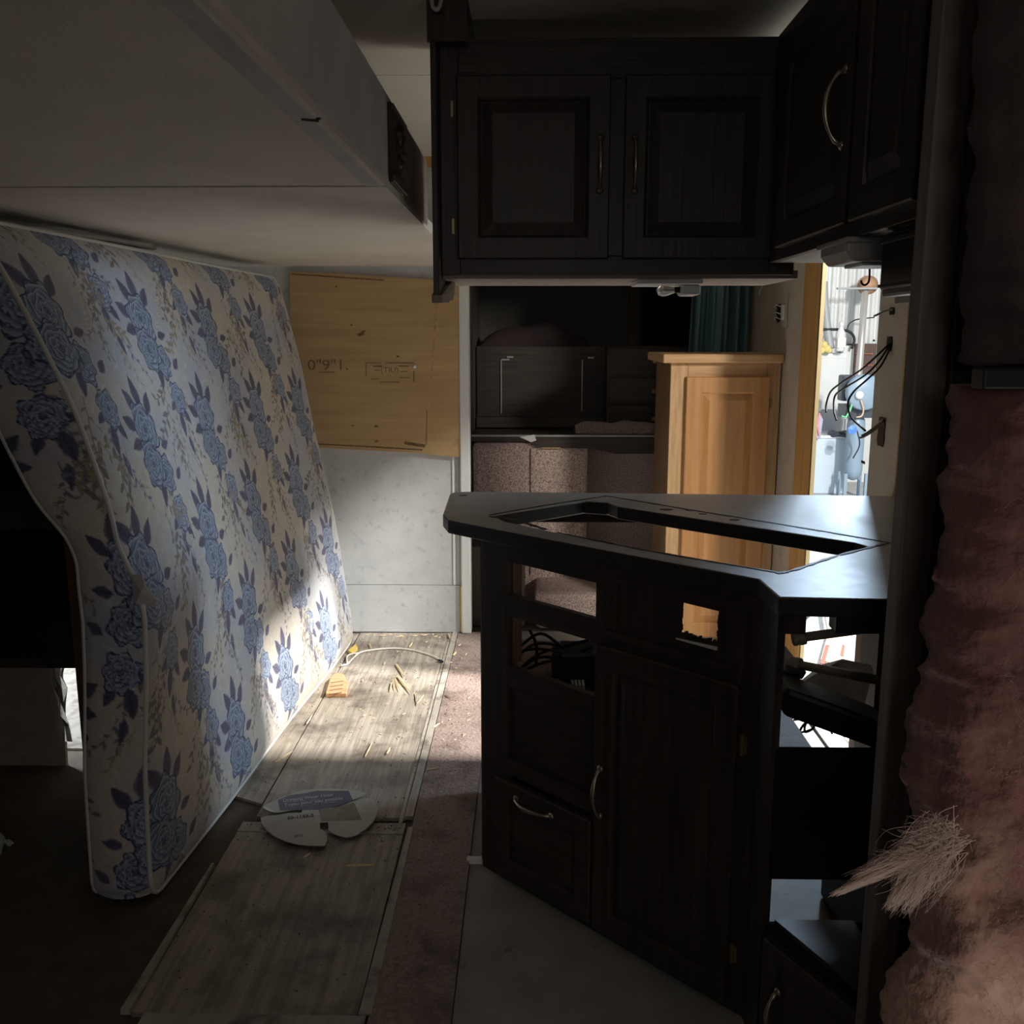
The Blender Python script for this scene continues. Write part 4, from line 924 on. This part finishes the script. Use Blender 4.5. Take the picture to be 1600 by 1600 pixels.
# outlet plate
p = P(1228, 488, x=RX); ot = thing('outlet_plate', 'white outlet plate hanging loose by the teal curtain', 'outlet', (RX - .006, p.y, p.z - .06))
B(RX - .008, RX - .001, p.y - .035, p.y + .035, p.z - .06, p.z + .06).build('plate', M['beige_wall'], ot, bevel=.002)
B(RX - .016, RX - .008, p.y - .012, p.y + .018, p.z - .03, p.z + .03).build('socket', M['white_plastic'], ot, bevel=.002)
for k, dz in enumerate((.02, -.01, -.03)):
    MB().tube(curve_pts([(RX - .012, p.y + .01, p.z + dz), (RX - .03, p.y + .05, p.z + dz + .01), (RX - .012, p.y + .09, p.z + dz - .01)], 6), .002, 6).build('wire', M['white_cord'], ot, smooth=True)
single(MB().tube(curve_pts([(RX - .01, 4.30, 1.66), (RX - .015, 4.38, 1.60), (RX - .01, 4.42, 1.58)], 5), .006, 6), 'curtain_tieback', 'white_cord', 'tiny white tieback at top right of the teal curtain', 'tieback', smooth=True)

# ------------------------------------------------------------ wires from the wall hole in front of the doorway
wires = [([(1390, 537), (1370, 556), (1345, 578), (1315, 598), (1298, 612), (1291, 632), (1291, 645)], 'topmost of the three black wires leaving the wall hole', 'black'),
         ([(1390, 540), (1372, 566), (1352, 586), (1322, 605), (1305, 618), (1303, 640), (1307, 657)], 'middle black wire of three leaving the wall hole, ending lowest left', 'black'),
         ([(1391, 544), (1376, 572), (1356, 592), (1334, 612), (1325, 630), (1330, 652), (1352, 673)], 'longest black wire from the wall hole, looping back to wall', 'black'),
         ([(1394, 484), (1382, 486), (1372, 491), (1366, 494)], 'short grey wire stub under the radio unit', 'grey_pipe')]
for c, lab, m_ in wires:
    n = len(c); pts = []
    for i, (u, v) in enumerate(c):
        f_ = i / (n - 1); pts.append(P(u, v, x=RX - .004 - .10 * math.sin(math.pi * min(1, f_ * 1.2) * .5)))
    single(MB().tube(curve_pts(pts, 7), .0030, 8), 'loose_wire', m_, lab, 'wire', smooth=True)
for k, lab in enumerate(('upper strand of bare tan cable poking from the tall slot', 'lower strand of bare tan cable poking from the tall slot')):
    pts = [P(1380, 655 + 3 * k, x=RX - .004), P(1366, 668 + 4 * k, x=RX - .05), P(1352, 678 + 3 * k, x=RX - .07), P(1346 - 2 * k, 681 + 3 * k, x=RX - .08)]
    single(MB().tube(curve_pts(pts, 6), .0035, 6), 'bare_cable', 'pvc', lab, 'cable', smooth=True)
single(MB().tube([P(1380, 784, x=RX - .002), P(1377, 786, x=RX - .015)], .004, 8), 'wall_screw', 'black', 'dark screw at the wall foot on the counter end', 'screw')

# ------------------------------------------------------------ carpeted bench, torn ledge, dark backrest
t = thing('carpeted_bench', 'mauve carpeted step and bench at the far end', 'bench', (.2, 4.9, 0))
B(-.29, .298, 4.72, 5.1, 0.002, .875).build('bench_front', M['carpet'], t, bevel=.03, label='carpeted bench front in the light')
B(.298, 1.04, 4.90, 5.1, 0.002, .872).build('bench_side', M['carpet'], t, bevel=.015)
B(.03, .57, 4.38, 4.72, 0.002, .185).build('step', M['carpet'], t, bevel=.03, label='low carpeted step')
B(.004, .008, 4.712, 4.722, .19, .84).build('seam', M['side_dark'], t)
B(-.285, -.02, 4.44, 4.70, .002, .40).build('side_block', M['side_dark'], t, bevel=.004, label='dark grey side panel')
t = thing('ledge_board', 'torn dark laminate ledge with metal strip on the carpeted bench', 'ledge', (.2, 4.8, .876))
yl = 4.70
pts = [P(729, 681, y=yl), P(1030, 681, y=yl), P(1030, 709, y=yl), P(960, 709, y=yl), P(925, 701, y=yl), P(860, 700, y=yl), P(838, 699, y=yl), P(822, 687, y=yl), P(790, 685, y=yl), P(729, 689, y=yl)]
MB().hprism(pts, (0, .03, 0)).build('torn_fascia', M['dark_wood_h'], t)
B(-.29, .66, yl - .006, yl + .03, P(800, 682, y=yl).z, P(800, 679.5, y=yl).z).build('metal_strip', M['metal_strip'], t)
B(-.29, 1.0, yl + .01, 5.10, .876, .90).build('ledge_top', M['dark_wood_h'], t)
pts = [P(812, 683, y=yl - .01), P(835, 679, y=yl - .01), P(838, 688, y=yl - .01), P(830, 691, y=yl - .01)]
MB().hprism(pts, (0, .004, 0)).build('torn_chip', M['white_trim'], t, label='pale torn chip in the ledge')
for (u0, v0, u1, v1) in ((780, 702, 802, 703), (846, 700, 876, 700)):
    a, b = P(u0, v0, y=yl - .005), P(u1, v1, y=yl - .005); B(a.x, b.x, yl - .004, yl, a.z - .003, a.z + .002).build('bare_edge', M['ply_edge'], t)
t = thing('back_cabinet', 'dark wide cabinet front with two thin metal strips behind the bench', 'cabinet', (.2, 5.2, .9))
z1 = P(800, 541, y=5.2).z; z0 = P(800, 650, y=5.2).z
B(-.29, .80, 5.2, 5.5, .90, z1).build('cabinet_front', M['dark_wood_h'], t, bevel=.004)
B(-.29, .80, 5.14, 5.2, z0 - .06, z0).build('lower_rail', M['dark_wood_h'], t, bevel=.004)
for u, v0, v1 in ((783, 562, 646), (910, 562, 643)):
    a, b = P(u, v0, y=5.19), P(u, v1, y=5.19); B(a.x - .0025, a.x + .0025, 5.188, 5.2, b.z, a.z).build('metal_strip', M['metal_strip'], t)
for u0, u1, v in ((784, 796, 562), (792, 802, 558), (919, 928, 559)):
    a, b = P(u0, v, y=5.18), P(u1, v, y=5.18); B(a.x, b.x, 5.185, 5.2, a.z - .004, a.z + .004).build('catch', M['metal_strip'], t)
mb = MB(); c = P(960, 672, y=4.9); nx, nz = 24, 10
vs = []
for j in range(nz):
    for i in range(nx):
        th = math.pi * j / (nz - 1); ph_ = i / (nx - 1)
        vs.append((P(898, 665, y=4.95).x + ph_ * .45, 4.92 - .07 * math.cos(th) * (1 + .1 * math.sin(i * 2.)), .902 + .055 * math.sin(th) * (1 + .10 * math.sin(i * .55) + .05 * math.sin(i * 1.1)) * (.5 + .5 * math.sin(math.pi * min(1, ph_ * 4 + .2) * .5))))
mb.add(vs, [(j * nx + i, j * nx + i + 1, (j + 1) * nx + i + 1, (j + 1) * nx + i) for j in range(nz - 1) for i in range(nx - 1)])
single(mb, 'carpet_roll', 'carpet', 'rumpled carpet flap lying on ledge left of the oak cabinet', 'carpet flap', smooth=True)
mb = MB(); vs = []; nx, nz = 26, 8
for j in range(nz):
    for i in range(nx):
        f_ = i / (nx - 1); th = math.pi * j / (nz - 1)
        vs.append((-.27 + .60 * f_, 5.35 - .08 * math.cos(th), z1 + .11 * math.sin(th) * (math.sin(math.pi * f_) ** .6 + .1) * (1 + .10 * math.sin(i * .5))))
mb.add(vs, [(j * nx + i, j * nx + i + 1, (j + 1) * nx + i + 1, (j + 1) * nx + i) for j in range(nz - 1) for i in range(nx - 1)])
single(mb, 'dark_cloth', 'plum', 'dark plum cloth heaped on top of the back cabinet', 'cloth', smooth=True)

# ------------------------------------------------------------ things on the floor
# torn hose packaging disc
t = thing('packaging_disc', 'torn white round hose packaging card lying on the floor', 'packaging', (-.615, 2.57, .012))
zc = .018
def pf(u, v, dz=0): return P(u, v, z=zc + dz)
def card(pix, name, m, dz=0.0, th=.0016, lab=None):
    pts = [pf(u, v, dz) for u, v in pix]; return MB().hprism(pts, (0, 0, th)).build(name, M[m], t, label=lab)
s4 = lambda x, y: (380 + x * .15, 1200 + y * .15)        # 1600-wide zoom crop to frame pixels
up_out = [(205, 400), (260, 375), (370, 325), (480, 280), (600, 243), (750, 222), (900, 217), (1050, 225), (1200, 240), (1285, 268), (1230, 300), (1140, 333), (1060, 365), (1010, 385), (940, 405), (930, 415), (960, 420), (1150, 355), (1215, 325), (1290, 315), (1350, 330), (1390, 370), (1405, 430), (1395, 490), (1350, 570), (1280, 640), (1180, 705), (1080, 732), (1000, 712), (930, 685), (890, 650), (885, 570), (800, 575), (800, 640), (860, 665), (875, 700), (870, 770), (850, 815), (700, 815), (560, 800), (430, 765), (320, 715), (240, 650), (190, 580), (182, 520), (260, 505), (380, 490), (500, 470), (610, 470), (615, 440), (520, 440), (400, 465), (350, 470), (290, 445), (215, 412)]
card([s4(*q) for q in up_out], 'card', 'card', lab='white torn card ring')
card([s4(*q) for q in ((362, 335), (480, 285), (660, 262), (700, 250), (780, 238), (1100, 238), (1142, 333), (1010, 385), (940, 405), (780, 432), (385, 440))], 'blue_label', 'card_blue', .0018, .0004)
card([s4(*q) for q in ((785, 432), (950, 415), (1155, 358), (1235, 540), (1020, 545), (815, 555))], 'photo_patch', 'card_olive', .0018, .0004)
card([s4(*q) for q in ((350, 468), (215, 402), (205, 410), (235, 436), (290, 456))], 'curled_edge', 'white_trim', .010, .001)
def flat_text(body, q0, q1, size, m, bold=0):
    a, b = pf(*s4(*q0), .0026), pf(*s4(*q1), .0026); d_ = b - a; c_ = (a + b) / 2
    o = text(body, size, c_, (0, 0, math.atan2(d_.y, d_.x)), M[m], t, bold=bold)
    wd = max(v.co.x for v in o.data.vertices) - min(v.co.x for v in o.data.vertices); k = d_.length / wd; o.scale = (k, 1, 1); return o
flat_text('Drinking Water Hose', (415, 340), (930, 278), .028, 'print_white', .0004)
flat_text('Tuyau pour eau potable', (425, 388), (1040, 312), .026, 'print_white', .0004)
flat_text('drinking and potable water hose', (415, 358), (800, 325), .010, 'print_white')
flat_text('pour eau potable', (600, 395), (960, 352), .010, 'print_white')
flat_text('60-1153-2', (460, 522), (735, 492), .024, 'print_black', .0006)
flat_text('60012', (535, 712), (620, 700), .018, 'print_black')
mb = MB(); 
a = pf(*s4(455, 560), .0022)
# white cord loop
pix = [(533, 1040), (543, 1037), (552, 1028), (562, 1020), (578, 1016), (610, 1013), (640, 1015), (668, 1022), (686, 1030), (690, 1034)]
single(MB().tube(curve_pts([P(u, v, z=.013) for u, v in pix], 8), .0038, 8), 'electric_wire', 'white_cord', 'thin white cord curving across the floor by the end wall', 'cord', smooth=True)
single(MB().tube(curve_pts([P(u, v, z=.014) for u, v in ((543, 1037), (542, 1027), (548, 1022), (562, 1020))], 6), .0036, 8), 'electric_wire', 'white_cord', 'small looped cord end touching the mattress foot', 'cord', smooth=True)
single(MB().tube([P(686, 1031, z=.018), P(692, 1034, z=.016)], .005, 6), 'cord_tip', 'black', 'two dark prongs at right end of the white cord', 'plug')
# torn wood block
bz = .007
pts = [P(*q, z=bz) for q in ((509, 1090), (516, 1066), (527, 1057), (538, 1060), (544, 1075), (542, 1090))]
t = thing('wood_block', 'torn reddish wood block at the foot of the mattress', 'wood block', pts[0])
MB().hprism(pts, (0, 0, .018)).build('block_body', M['block'], t, bevel=.003)
for k in range(4): a = P(514 + k, 1085 - k * 6, z=bz + .0185); b = P(534 + k, 1082 - k * 6, z=bz + .0185); MB().tube([a, b], .0022, 5).build('grain_ridge', M['inner_wood'], t)
pts = [P(*q, z=.008) for q in ((544, 1020), (556, 1010), (559, 1016), (550, 1024))]
single(MB().hprism(pts, (0, 0, .012)), 'yellow_scrap', 'yellow', 'yellow scrap wedged under the mattress corner', 'scrap')
def splinter(u0, v0, u1, v1, wd, lab, grp=None, h=.005):
    a, b = P(u0, v0, z=.013), P(u1, v1, z=.013); d_ = (b - a).normalized(); n_ = Vector((-d_.y, d_.x, 0)) * wd; m_ = (a + b) / 2
    mb = MB(); zz = Vector((0, 0, h))
    mb.add([a - n_ * .35, m_ - n_ * .5 + d_ * .1 * wd, b, m_ + n_ * .42, a + n_ * .40, a + zz * .6, m_ + zz, b + zz * .5], [(0, 1, 6, 5), (1, 2, 7, 6), (2, 3, 6, 7), (3, 4, 5, 6), (0, 5, 4), (0, 4, 3, 1), (1, 3, 2)])
    return single(mb, 'wood_splinter', 'splinter', lab, 'splinter', grp)
big = [(619, 1038, 632, 1058, .011, 'short thick splinter at the top of the splinter pile'), (621, 1056, 643, 1084, .013, 'longest thick splinter on right of the splinter pile'),
       (617, 1060, 625, 1080, .006, 'thin middle splinter of the pile'), (614, 1062, 618, 1078, .005, 'thin left splinter of the pile'),
       (612, 1066, 610, 1080, .004, 'pale sliver at left edge of the splinter pile'), (639, 1011, 645, 1004, .008, 'small pale chip behind the white cord'), (577, 1006, 581, 1015, .009, 'pale chip beside the white cord loop'),
       (430, 1191, 458, 1174, .008, 'long yellow splinter pointing at mattress foot'), (479, 1131, 488, 1118, .008, 'yellow splinter by the mattress foot'),
       (570, 1183, 582, 1160, .005, 'brown splinter at the shadow edge'), (604, 1178, 610, 1168, .010, 'yellow chip at the shadow edge'), (677, 1137, 688, 1130, .006, 'pale splinter at the strip seam'),
       (666, 1203, 687, 1200, .006, 'pale splinter on the brown carpet strip'), (695, 1086, 704, 1091, .007, 'dark wood sliver on the carpet strip'), (708, 1024, 713, 1018, .014, 'pale splintered chip at carpet strip far end'),
       (474, 1340, 486, 1333, .009, 'short white splinter below the packaging disc'), (541, 1353, 587, 1352, .005, 'long thin splinter below the packaging disc'), (651, 1100, 663, 1086, .004, 'forked thin splinter right of pile'), (650, 1083, 653, 1102, .003, 'dark hair-thin splinter right of pile'),
       (700, 990, 704, 1000, .010, 'curled pale shaving at the trim foot')]
for q in big: splinter(*q)
for k in range(75):
    u = random.uniform(560, 735); v = random.uniform(996, 1200); 
    if u < 565 - (v - 990) * .62 + 20: continue
    an = random.uniform(0, 6.28); L_ = random.uniform(2, 7)
    splinter(u, v, u + L_ * math.cos(an), v + L_ * .6 * math.sin(an), random.uniform(.0015, .004), 'tiny pale wood crumb scattered on the lit floor', 'wood crumbs on the lit floor', .003)
for k in range(26):
    an = random.uniform(0, 6.28); u = random.uniform(566, 716); L_ = random.uniform(2, 8); v = random.uniform(991, 996)
    splinter(u, v, u + L_ * math.cos(an), v + L_ * .3 * math.sin(an), .004, 'tiny pale shaving along the foot of the end wall', 'wood shavings along the end wall', .004)
mb = MB(); r = np.random.RandomState(4)
for k in range(700):
    if r.rand() < .6: x, y = r.uniform(-.85, -.2), r.uniform(1.8, 4.25)
    else: x, y = r.normal(-.55, .13), r.normal(2.52, .06)
    s = r.uniform(.001, .0035); a = r.uniform(0, 6.3); mb.add([(x + s * math.cos(a + q), y + s * 1.2 * math.sin(a + q), .0105) for q in (0, 2.1, 4.2)] + [(x, y, .0105 + s)], [(0, 1, 3), (1, 2, 3), (2, 0, 3), (0, 2, 1)])
tag(mb.build('floor_grit', M['under_floor'], kind='stuff', fix=False), 'dark grit scattered over the slide-out floor', 'grit', kind='stuff')

# ------------------------------------------------------------ the shop outside the doorway
GZ = -.65
struct(B(1.2, 14, -6, 13.4, GZ - .1, GZ), 'floor_shop', 'concrete', label='pale concrete shop floor outside')
ws = struct(B(1.2, 12, 13.36, 13.42, GZ, 6.5), 'wall_shop', 'steel_wall', label='white corrugated steel shop wall')
x = 3.0
while x < 6.4:
    w_ = .11; MB().prism([(x, 13.36), (x + .02, 13.33), (x + .06, 13.33), (x + .08, 13.36)], .55, 3.6).build('corrugation', M['steel_wall'], ws); x += w_
B(3.0, 6.4, 13.30, 13.36, .98, 1.03).build('wall_girt', M['steel_wall'], ws)
def sb(name, u0, v0, u1, v1, y, dep, m, lab, cat, bev=.01, **k):
    a, b = P(u0, v0, y=y), P(u1, v1, y=y); return single(B(a.x, b.x, y, y + dep, b.z, a.z), name, m, lab, cat, bevel=bev, **k)
yb = 12.3
t = thing('chest_freezer', 'pale blue box appliance standing on the shop floor', 'appliance', (P(1300, 771, z=GZ)))
a, b = P(1262, 685, y=yb), P(1321, 771, y=yb); B(a.x, b.x, yb, yb + .7, GZ, a.z).build('cabinet_body', M['blue_box'], t, bevel=.02); B(a.x - .01, b.x + .01, yb - .01, yb + .7, a.z, a.z + .04).build('lid', M['cabinet_white'], t, bevel=.01)
t = thing('wall_cabinet', 'tall white metal cabinet against the corrugated shop wall', 'cabinet', (P(1295, 643, y=13.0)))
a, b = P(1281, 552, y=13.0), P(1318, 643, y=13.0); B(a.x, b.x, 13.0, 13.3, b.z, a.z).build('cabinet_body', M['cabinet_white'], t, bevel=.01)
B(a.x + .02, b.x - .03, 12.985, 13.0, b.z + .02, a.z - .06).build('cabinet_door', M['steel_wall'], t, bevel=.006); B(b.x - .06, b.x - .04, 12.97, 12.985, (a.z + b.z) / 2 - .05, (a.z + b.z) / 2 + .05).build('handle', M['metal_strip'], t)
sb('panel_board', 1318, 540, 1328, 655, 13.1, .1, 'steel_wall', 'narrow pale board beside the white metal cabinet', 'board')
sb('conduit_box', 1274, 554, 1279, 640, 12.9, .1, 'comp_dark', 'dark vertical channel beside the doorway stud', 'channel')
sb('shelf_rack', 1328, 537, 1366, 600, 13.2, .12, 'dark_brown', 'dark brown shelf rack against the shop wall', 'shelf')
for v in (552, 570): sb('shelf_board', 1328, v, 1364, v + 1.5, 13.17, .03, 'rust', 'thin brown board on the dark shelf rack, %s' % ('upper' if v == 552 else 'lower'), 'board', 0)
sb('wood_pallet', 1287, 640, 1318, 684, 12.9, .08, 'grey_pipe', 'weathered grey board behind the cable reel', 'board')
# grey pipes
single(MB().tube(curve_pts([P(1288, 440, y=13.1), P(1289, 475, y=13.1), P(1292, 510, y=13.05), P(1297, 545, y=13.0)], 8), [.045 + .0006 * i for i in range(25)], 12), 'exhaust_hose', 'grey_pipe', 'thick grey flexible pipe coming down the shop wall', 'pipe', smooth=True)
single(MB().tube([P(1352, 452, y=12.9), P(1341, 596, y=12.9), P(1336, 690, y=12.9) * .2 + Vector((P(1336,690,y=12.9).x * .8, 12.9 * .8, GZ * .8))], .045, 12), 'steel_pole', 'copper', 'tall pale steel pole rising from the compressor', 'pole', smooth=True)
t = thing('track_bar', 'horizontal grey steel bar at top of the doorway view', 'bar', P(1335, 452, y=12.8))
a, b = P(1309, 449, y=12.8), P(1372, 452, y=12.8); B(a.x, b.x, 12.8, 12.86, b.z, a.z).build('bar', M['grey_pipe'], t, bevel=.005)
c = P(1353, 446, y=13.0); single(MB().lathe([(.12, 0), (.125, .03), (.05, .05), (.12, .12), (.02, .13)], c, (0, -1, 0), 24), 'cable_spool', 'tan_disc', 'round tan spool on the shop wall behind the bar', 'spool', smooth=True)
single(MB().tube(curve_pts([P(1276, 515, y=13.0), P(1310, 515, y=13.0), P(1328, 519, y=13.0), P(1335, 530, y=13.0), P(1331, 545, y=13.0)], 6), .018, 8), 'black_hose', 'black', 'black hose arching over the white bottle', 'hose', smooth=True)
single(MB().tube(curve_pts([P(1323, 515, y=13.1), P(1328, 505, y=13.1), P(1340, 499, y=13.1), P(1366, 496, y=13.1)], 6), .008, 6), 'thin_cable', 'black', 'thin dark cable drooping along the corrugated wall', 'cable', smooth=True)
c = P(1312, 549, y=12.9)
t = thing('spray_bottle', 'white bottle with pale label on top of the metal cabinet', 'bottle', c)
MB().lathe([(.055, 0), (.06, .02), (.06, .24), (.03, .30), (.025, .33), (.03, .335), (.03, .38), (.01, .39)], c, (0, 0, 1), 16).build('bottle_body', M['white_plastic'], t, smooth=True)
B(c.x - .055, c.x + .055, c.y - .064, c.y - .055, c.z + .05, c.z + .18).build('label', M['white_cord'], t)
c = P(1287, 551, y=12.9); mb = MB()
for dx, dz, r_ in ((-.03, .03, .05), (.04, .05, .055), (0, .11, .045), (.07, .03, .04)): mb.lathe([(.01, -r_), (r_ * .8, -r_ * .6), (r_, 0), (r_ * .8, r_ * .6), (.01, r_)], (c.x + dx, c.y, c.z + dz), (0, 0, 1), 12)
single(mb, 'rag_bundle', 'toy_y', 'small yellow rag bundle on top of the metal cabinet', 'rag', smooth=True)
# compressor
c = P(1336, 752, y=11.9); cb = Vector((c.x, 11.9, GZ))
t = thing('air_compressor', 'upright blue-grey air compressor tank in the shop', 'compressor', cb)
zt = P(1336, 650, y=11.9).z; zb_ = P(1336, 752, y=11.9).z; R_ = (P(1349, 700, y=11.9).x - P(1321, 700, y=11.9).x) / 2
hh = zt - zb_
MB().lathe([(.02, 0), (R_ * .6, .02), (R_ * .93, .08), (R_, .14), (R_, hh - .12), (R_ * .92, hh - .05), (R_ * .6, hh), (.02, hh + .01)], (c.x, 12.0, zb_), (0, 0, 1), 24).build('tank', M['comp_blue'], t, smooth=True)
for dx in (-.13, .13):
    for dy in (-.12, .12): B(c.x + dx - .02, c.x + dx + .02, 12.0 + dy - .02, 12.0 + dy + .02, GZ, zb_ + .1).build('leg', M['comp_blue'], t)
pm = P(1341, 612, y=11.9)
B(pm.x - .16, pm.x + .2, 11.85, 12.15, zt - .02, zt + .14).build('motor_base', M['comp_dark'], t)
MB().lathe([(.02, 0), (.20, .01), (.22, .03), (.22, .10), (.20, .12), (.02, .12)], (pm.x + .03, 11.85, pm.z), (0, -1, 0), 24).build('belt_guard', M['comp_blue'], t, smooth=True)
MB().lathe([(.02, 0), (.05, .01), (.05, .03), (.02, .04)], (pm.x - .05, 11.72, pm.z - .03), (0, -1, 0), 12).build('hub', M['white_plastic'], t, smooth=True)
B(pm.x - .18, pm.x - .02, 11.95, 12.15, pm.z - .12, pm.z + .2).build('pump_head', M['comp_dark'], t, bevel=.02)
p = P(1331, 671, y=11.7); MB().lathe([(.01, 0), (.06, .01), (.06, .03), (.01, .04)], p, (0, -1, 0), 6).build('valve', M['bright_blue'], t)
single(MB().tube([P(1334, 622, y=11.75), P(1328, 642, y=11.75), P(1322, 652, y=11.75), P(1315, 650, y=11.75)], .012, 8), 'green_hose', 'green_hose', 'bright green hose in front of the compressor', 'hose', smooth=True)
single(MB().tube(curve_pts([P(1345, 625, y=11.7), P(1349, 640, y=11.7), P(1346, 650, y=11.7), P(1338, 652, y=11.7)], 6), .010, 6), 'tan_hose', 'orange_hose', 'tan hose curled at the compressor pump', 'hose', smooth=True)
single(MB().tube(curve_pts([P(1339, 672, y=11.7), P(1343, 695, y=11.7), P(1333, 716, y=11.7)], 6), .008, 6), 'thin_hose', 'black', 'thin dark hose drooping down the compressor tank', 'hose', smooth=True)
t = thing('cable_reel', 'dark coiled cable on top of the pale blue appliance', 'cable', P(1311, 685, y=12.3))
c = P(1311, 684, y=12.35)
MB().tube([c + Vector((.12 * math.cos(k / 20 * 6.283), .1 * math.sin(k / 20 * 6.283), .05 + .01 * math.sin(k))) for k in range(20)], .035, 8, closed=True).build('coil', M['comp_dark'], t, smooth=True)
t = thing('lilac_bag', 'lilac cloth bag with pink straps hanging by the doorway stud', 'bag', P(1275, 686, y=12.2))
a, b = P(1263, 645, y=12.2), P(1285, 686, y=12.2)
MB().hprism([(a.x, 12.2, b.z), (b.x - .02, 12.2, b.z), (b.x, 12.2, b.z + .25), (b.x - .05, 12.2, a.z), (a.x + .05, 12.2, a.z), (a.x, 12.2, b.z + .2)], (0, .1, 0)).build('bag_body', M['lilac'], t, bevel=.02)
for dx in (.06, .14): MB().tube([(a.x + dx, 12.19, a.z), (a.x + dx - .02, 12.18, a.z - .15), (a.x + dx + .01, 12.18, b.z + .05)], .012, 6).build('strap', M['pink'], t)
# carton and tubes on the concrete seen through the cabinet
p = P(1300, 1040, z=GZ)
a, b = P(1285, 1034, y=5.0), P(1345, 1000, y=5.0)
pts = [P(1282, 1037, z=GZ), P(1292, 1001, z=GZ), P(1332, 994, z=GZ), P(1325, 1052, z=GZ)]
t = thing('carton', 'tan carton with red print on the shop floor outside', 'carton', pts[0])
MB().hprism(pts, (0, 0, .03)).build('carton_body', M['box_tan'], t)
MB().hprism([P(1282, 1036, z=GZ + .031), P(1290, 1008, z=GZ + .031), P(1296, 1008, z=GZ + .031), P(1288, 1038, z=GZ + .031)], (0, 0, .002)).build('red_print', M['red'], t)
MB().hprism([P(1313, 1024, z=GZ + .031), P(1317, 1006, z=GZ + .031), P(1320, 1010, z=GZ + .031), P(1318, 1026, z=GZ + .031)], (0, 0, .002)).build('red_print', M['red'], t)
single(MB().tube([P(1288, 946, z=GZ + .05), P(1296, 990, z=GZ + .05)], .014, 8), 'grey_tube', 'grey_pipe', 'thin grey tube lying on the pale shop floor', 'tube')
single(MB().tube(curve_pts([P(1240, 985, z=GZ + .4), P(1252, 968, z=GZ + .4), P(1268, 953, z=GZ + .4), P(1285, 942, z=GZ + .4)], 6), .025, 8), 'black_hose', 'black', 'black hose seen through the open cabinet outside', 'hose', smooth=True)
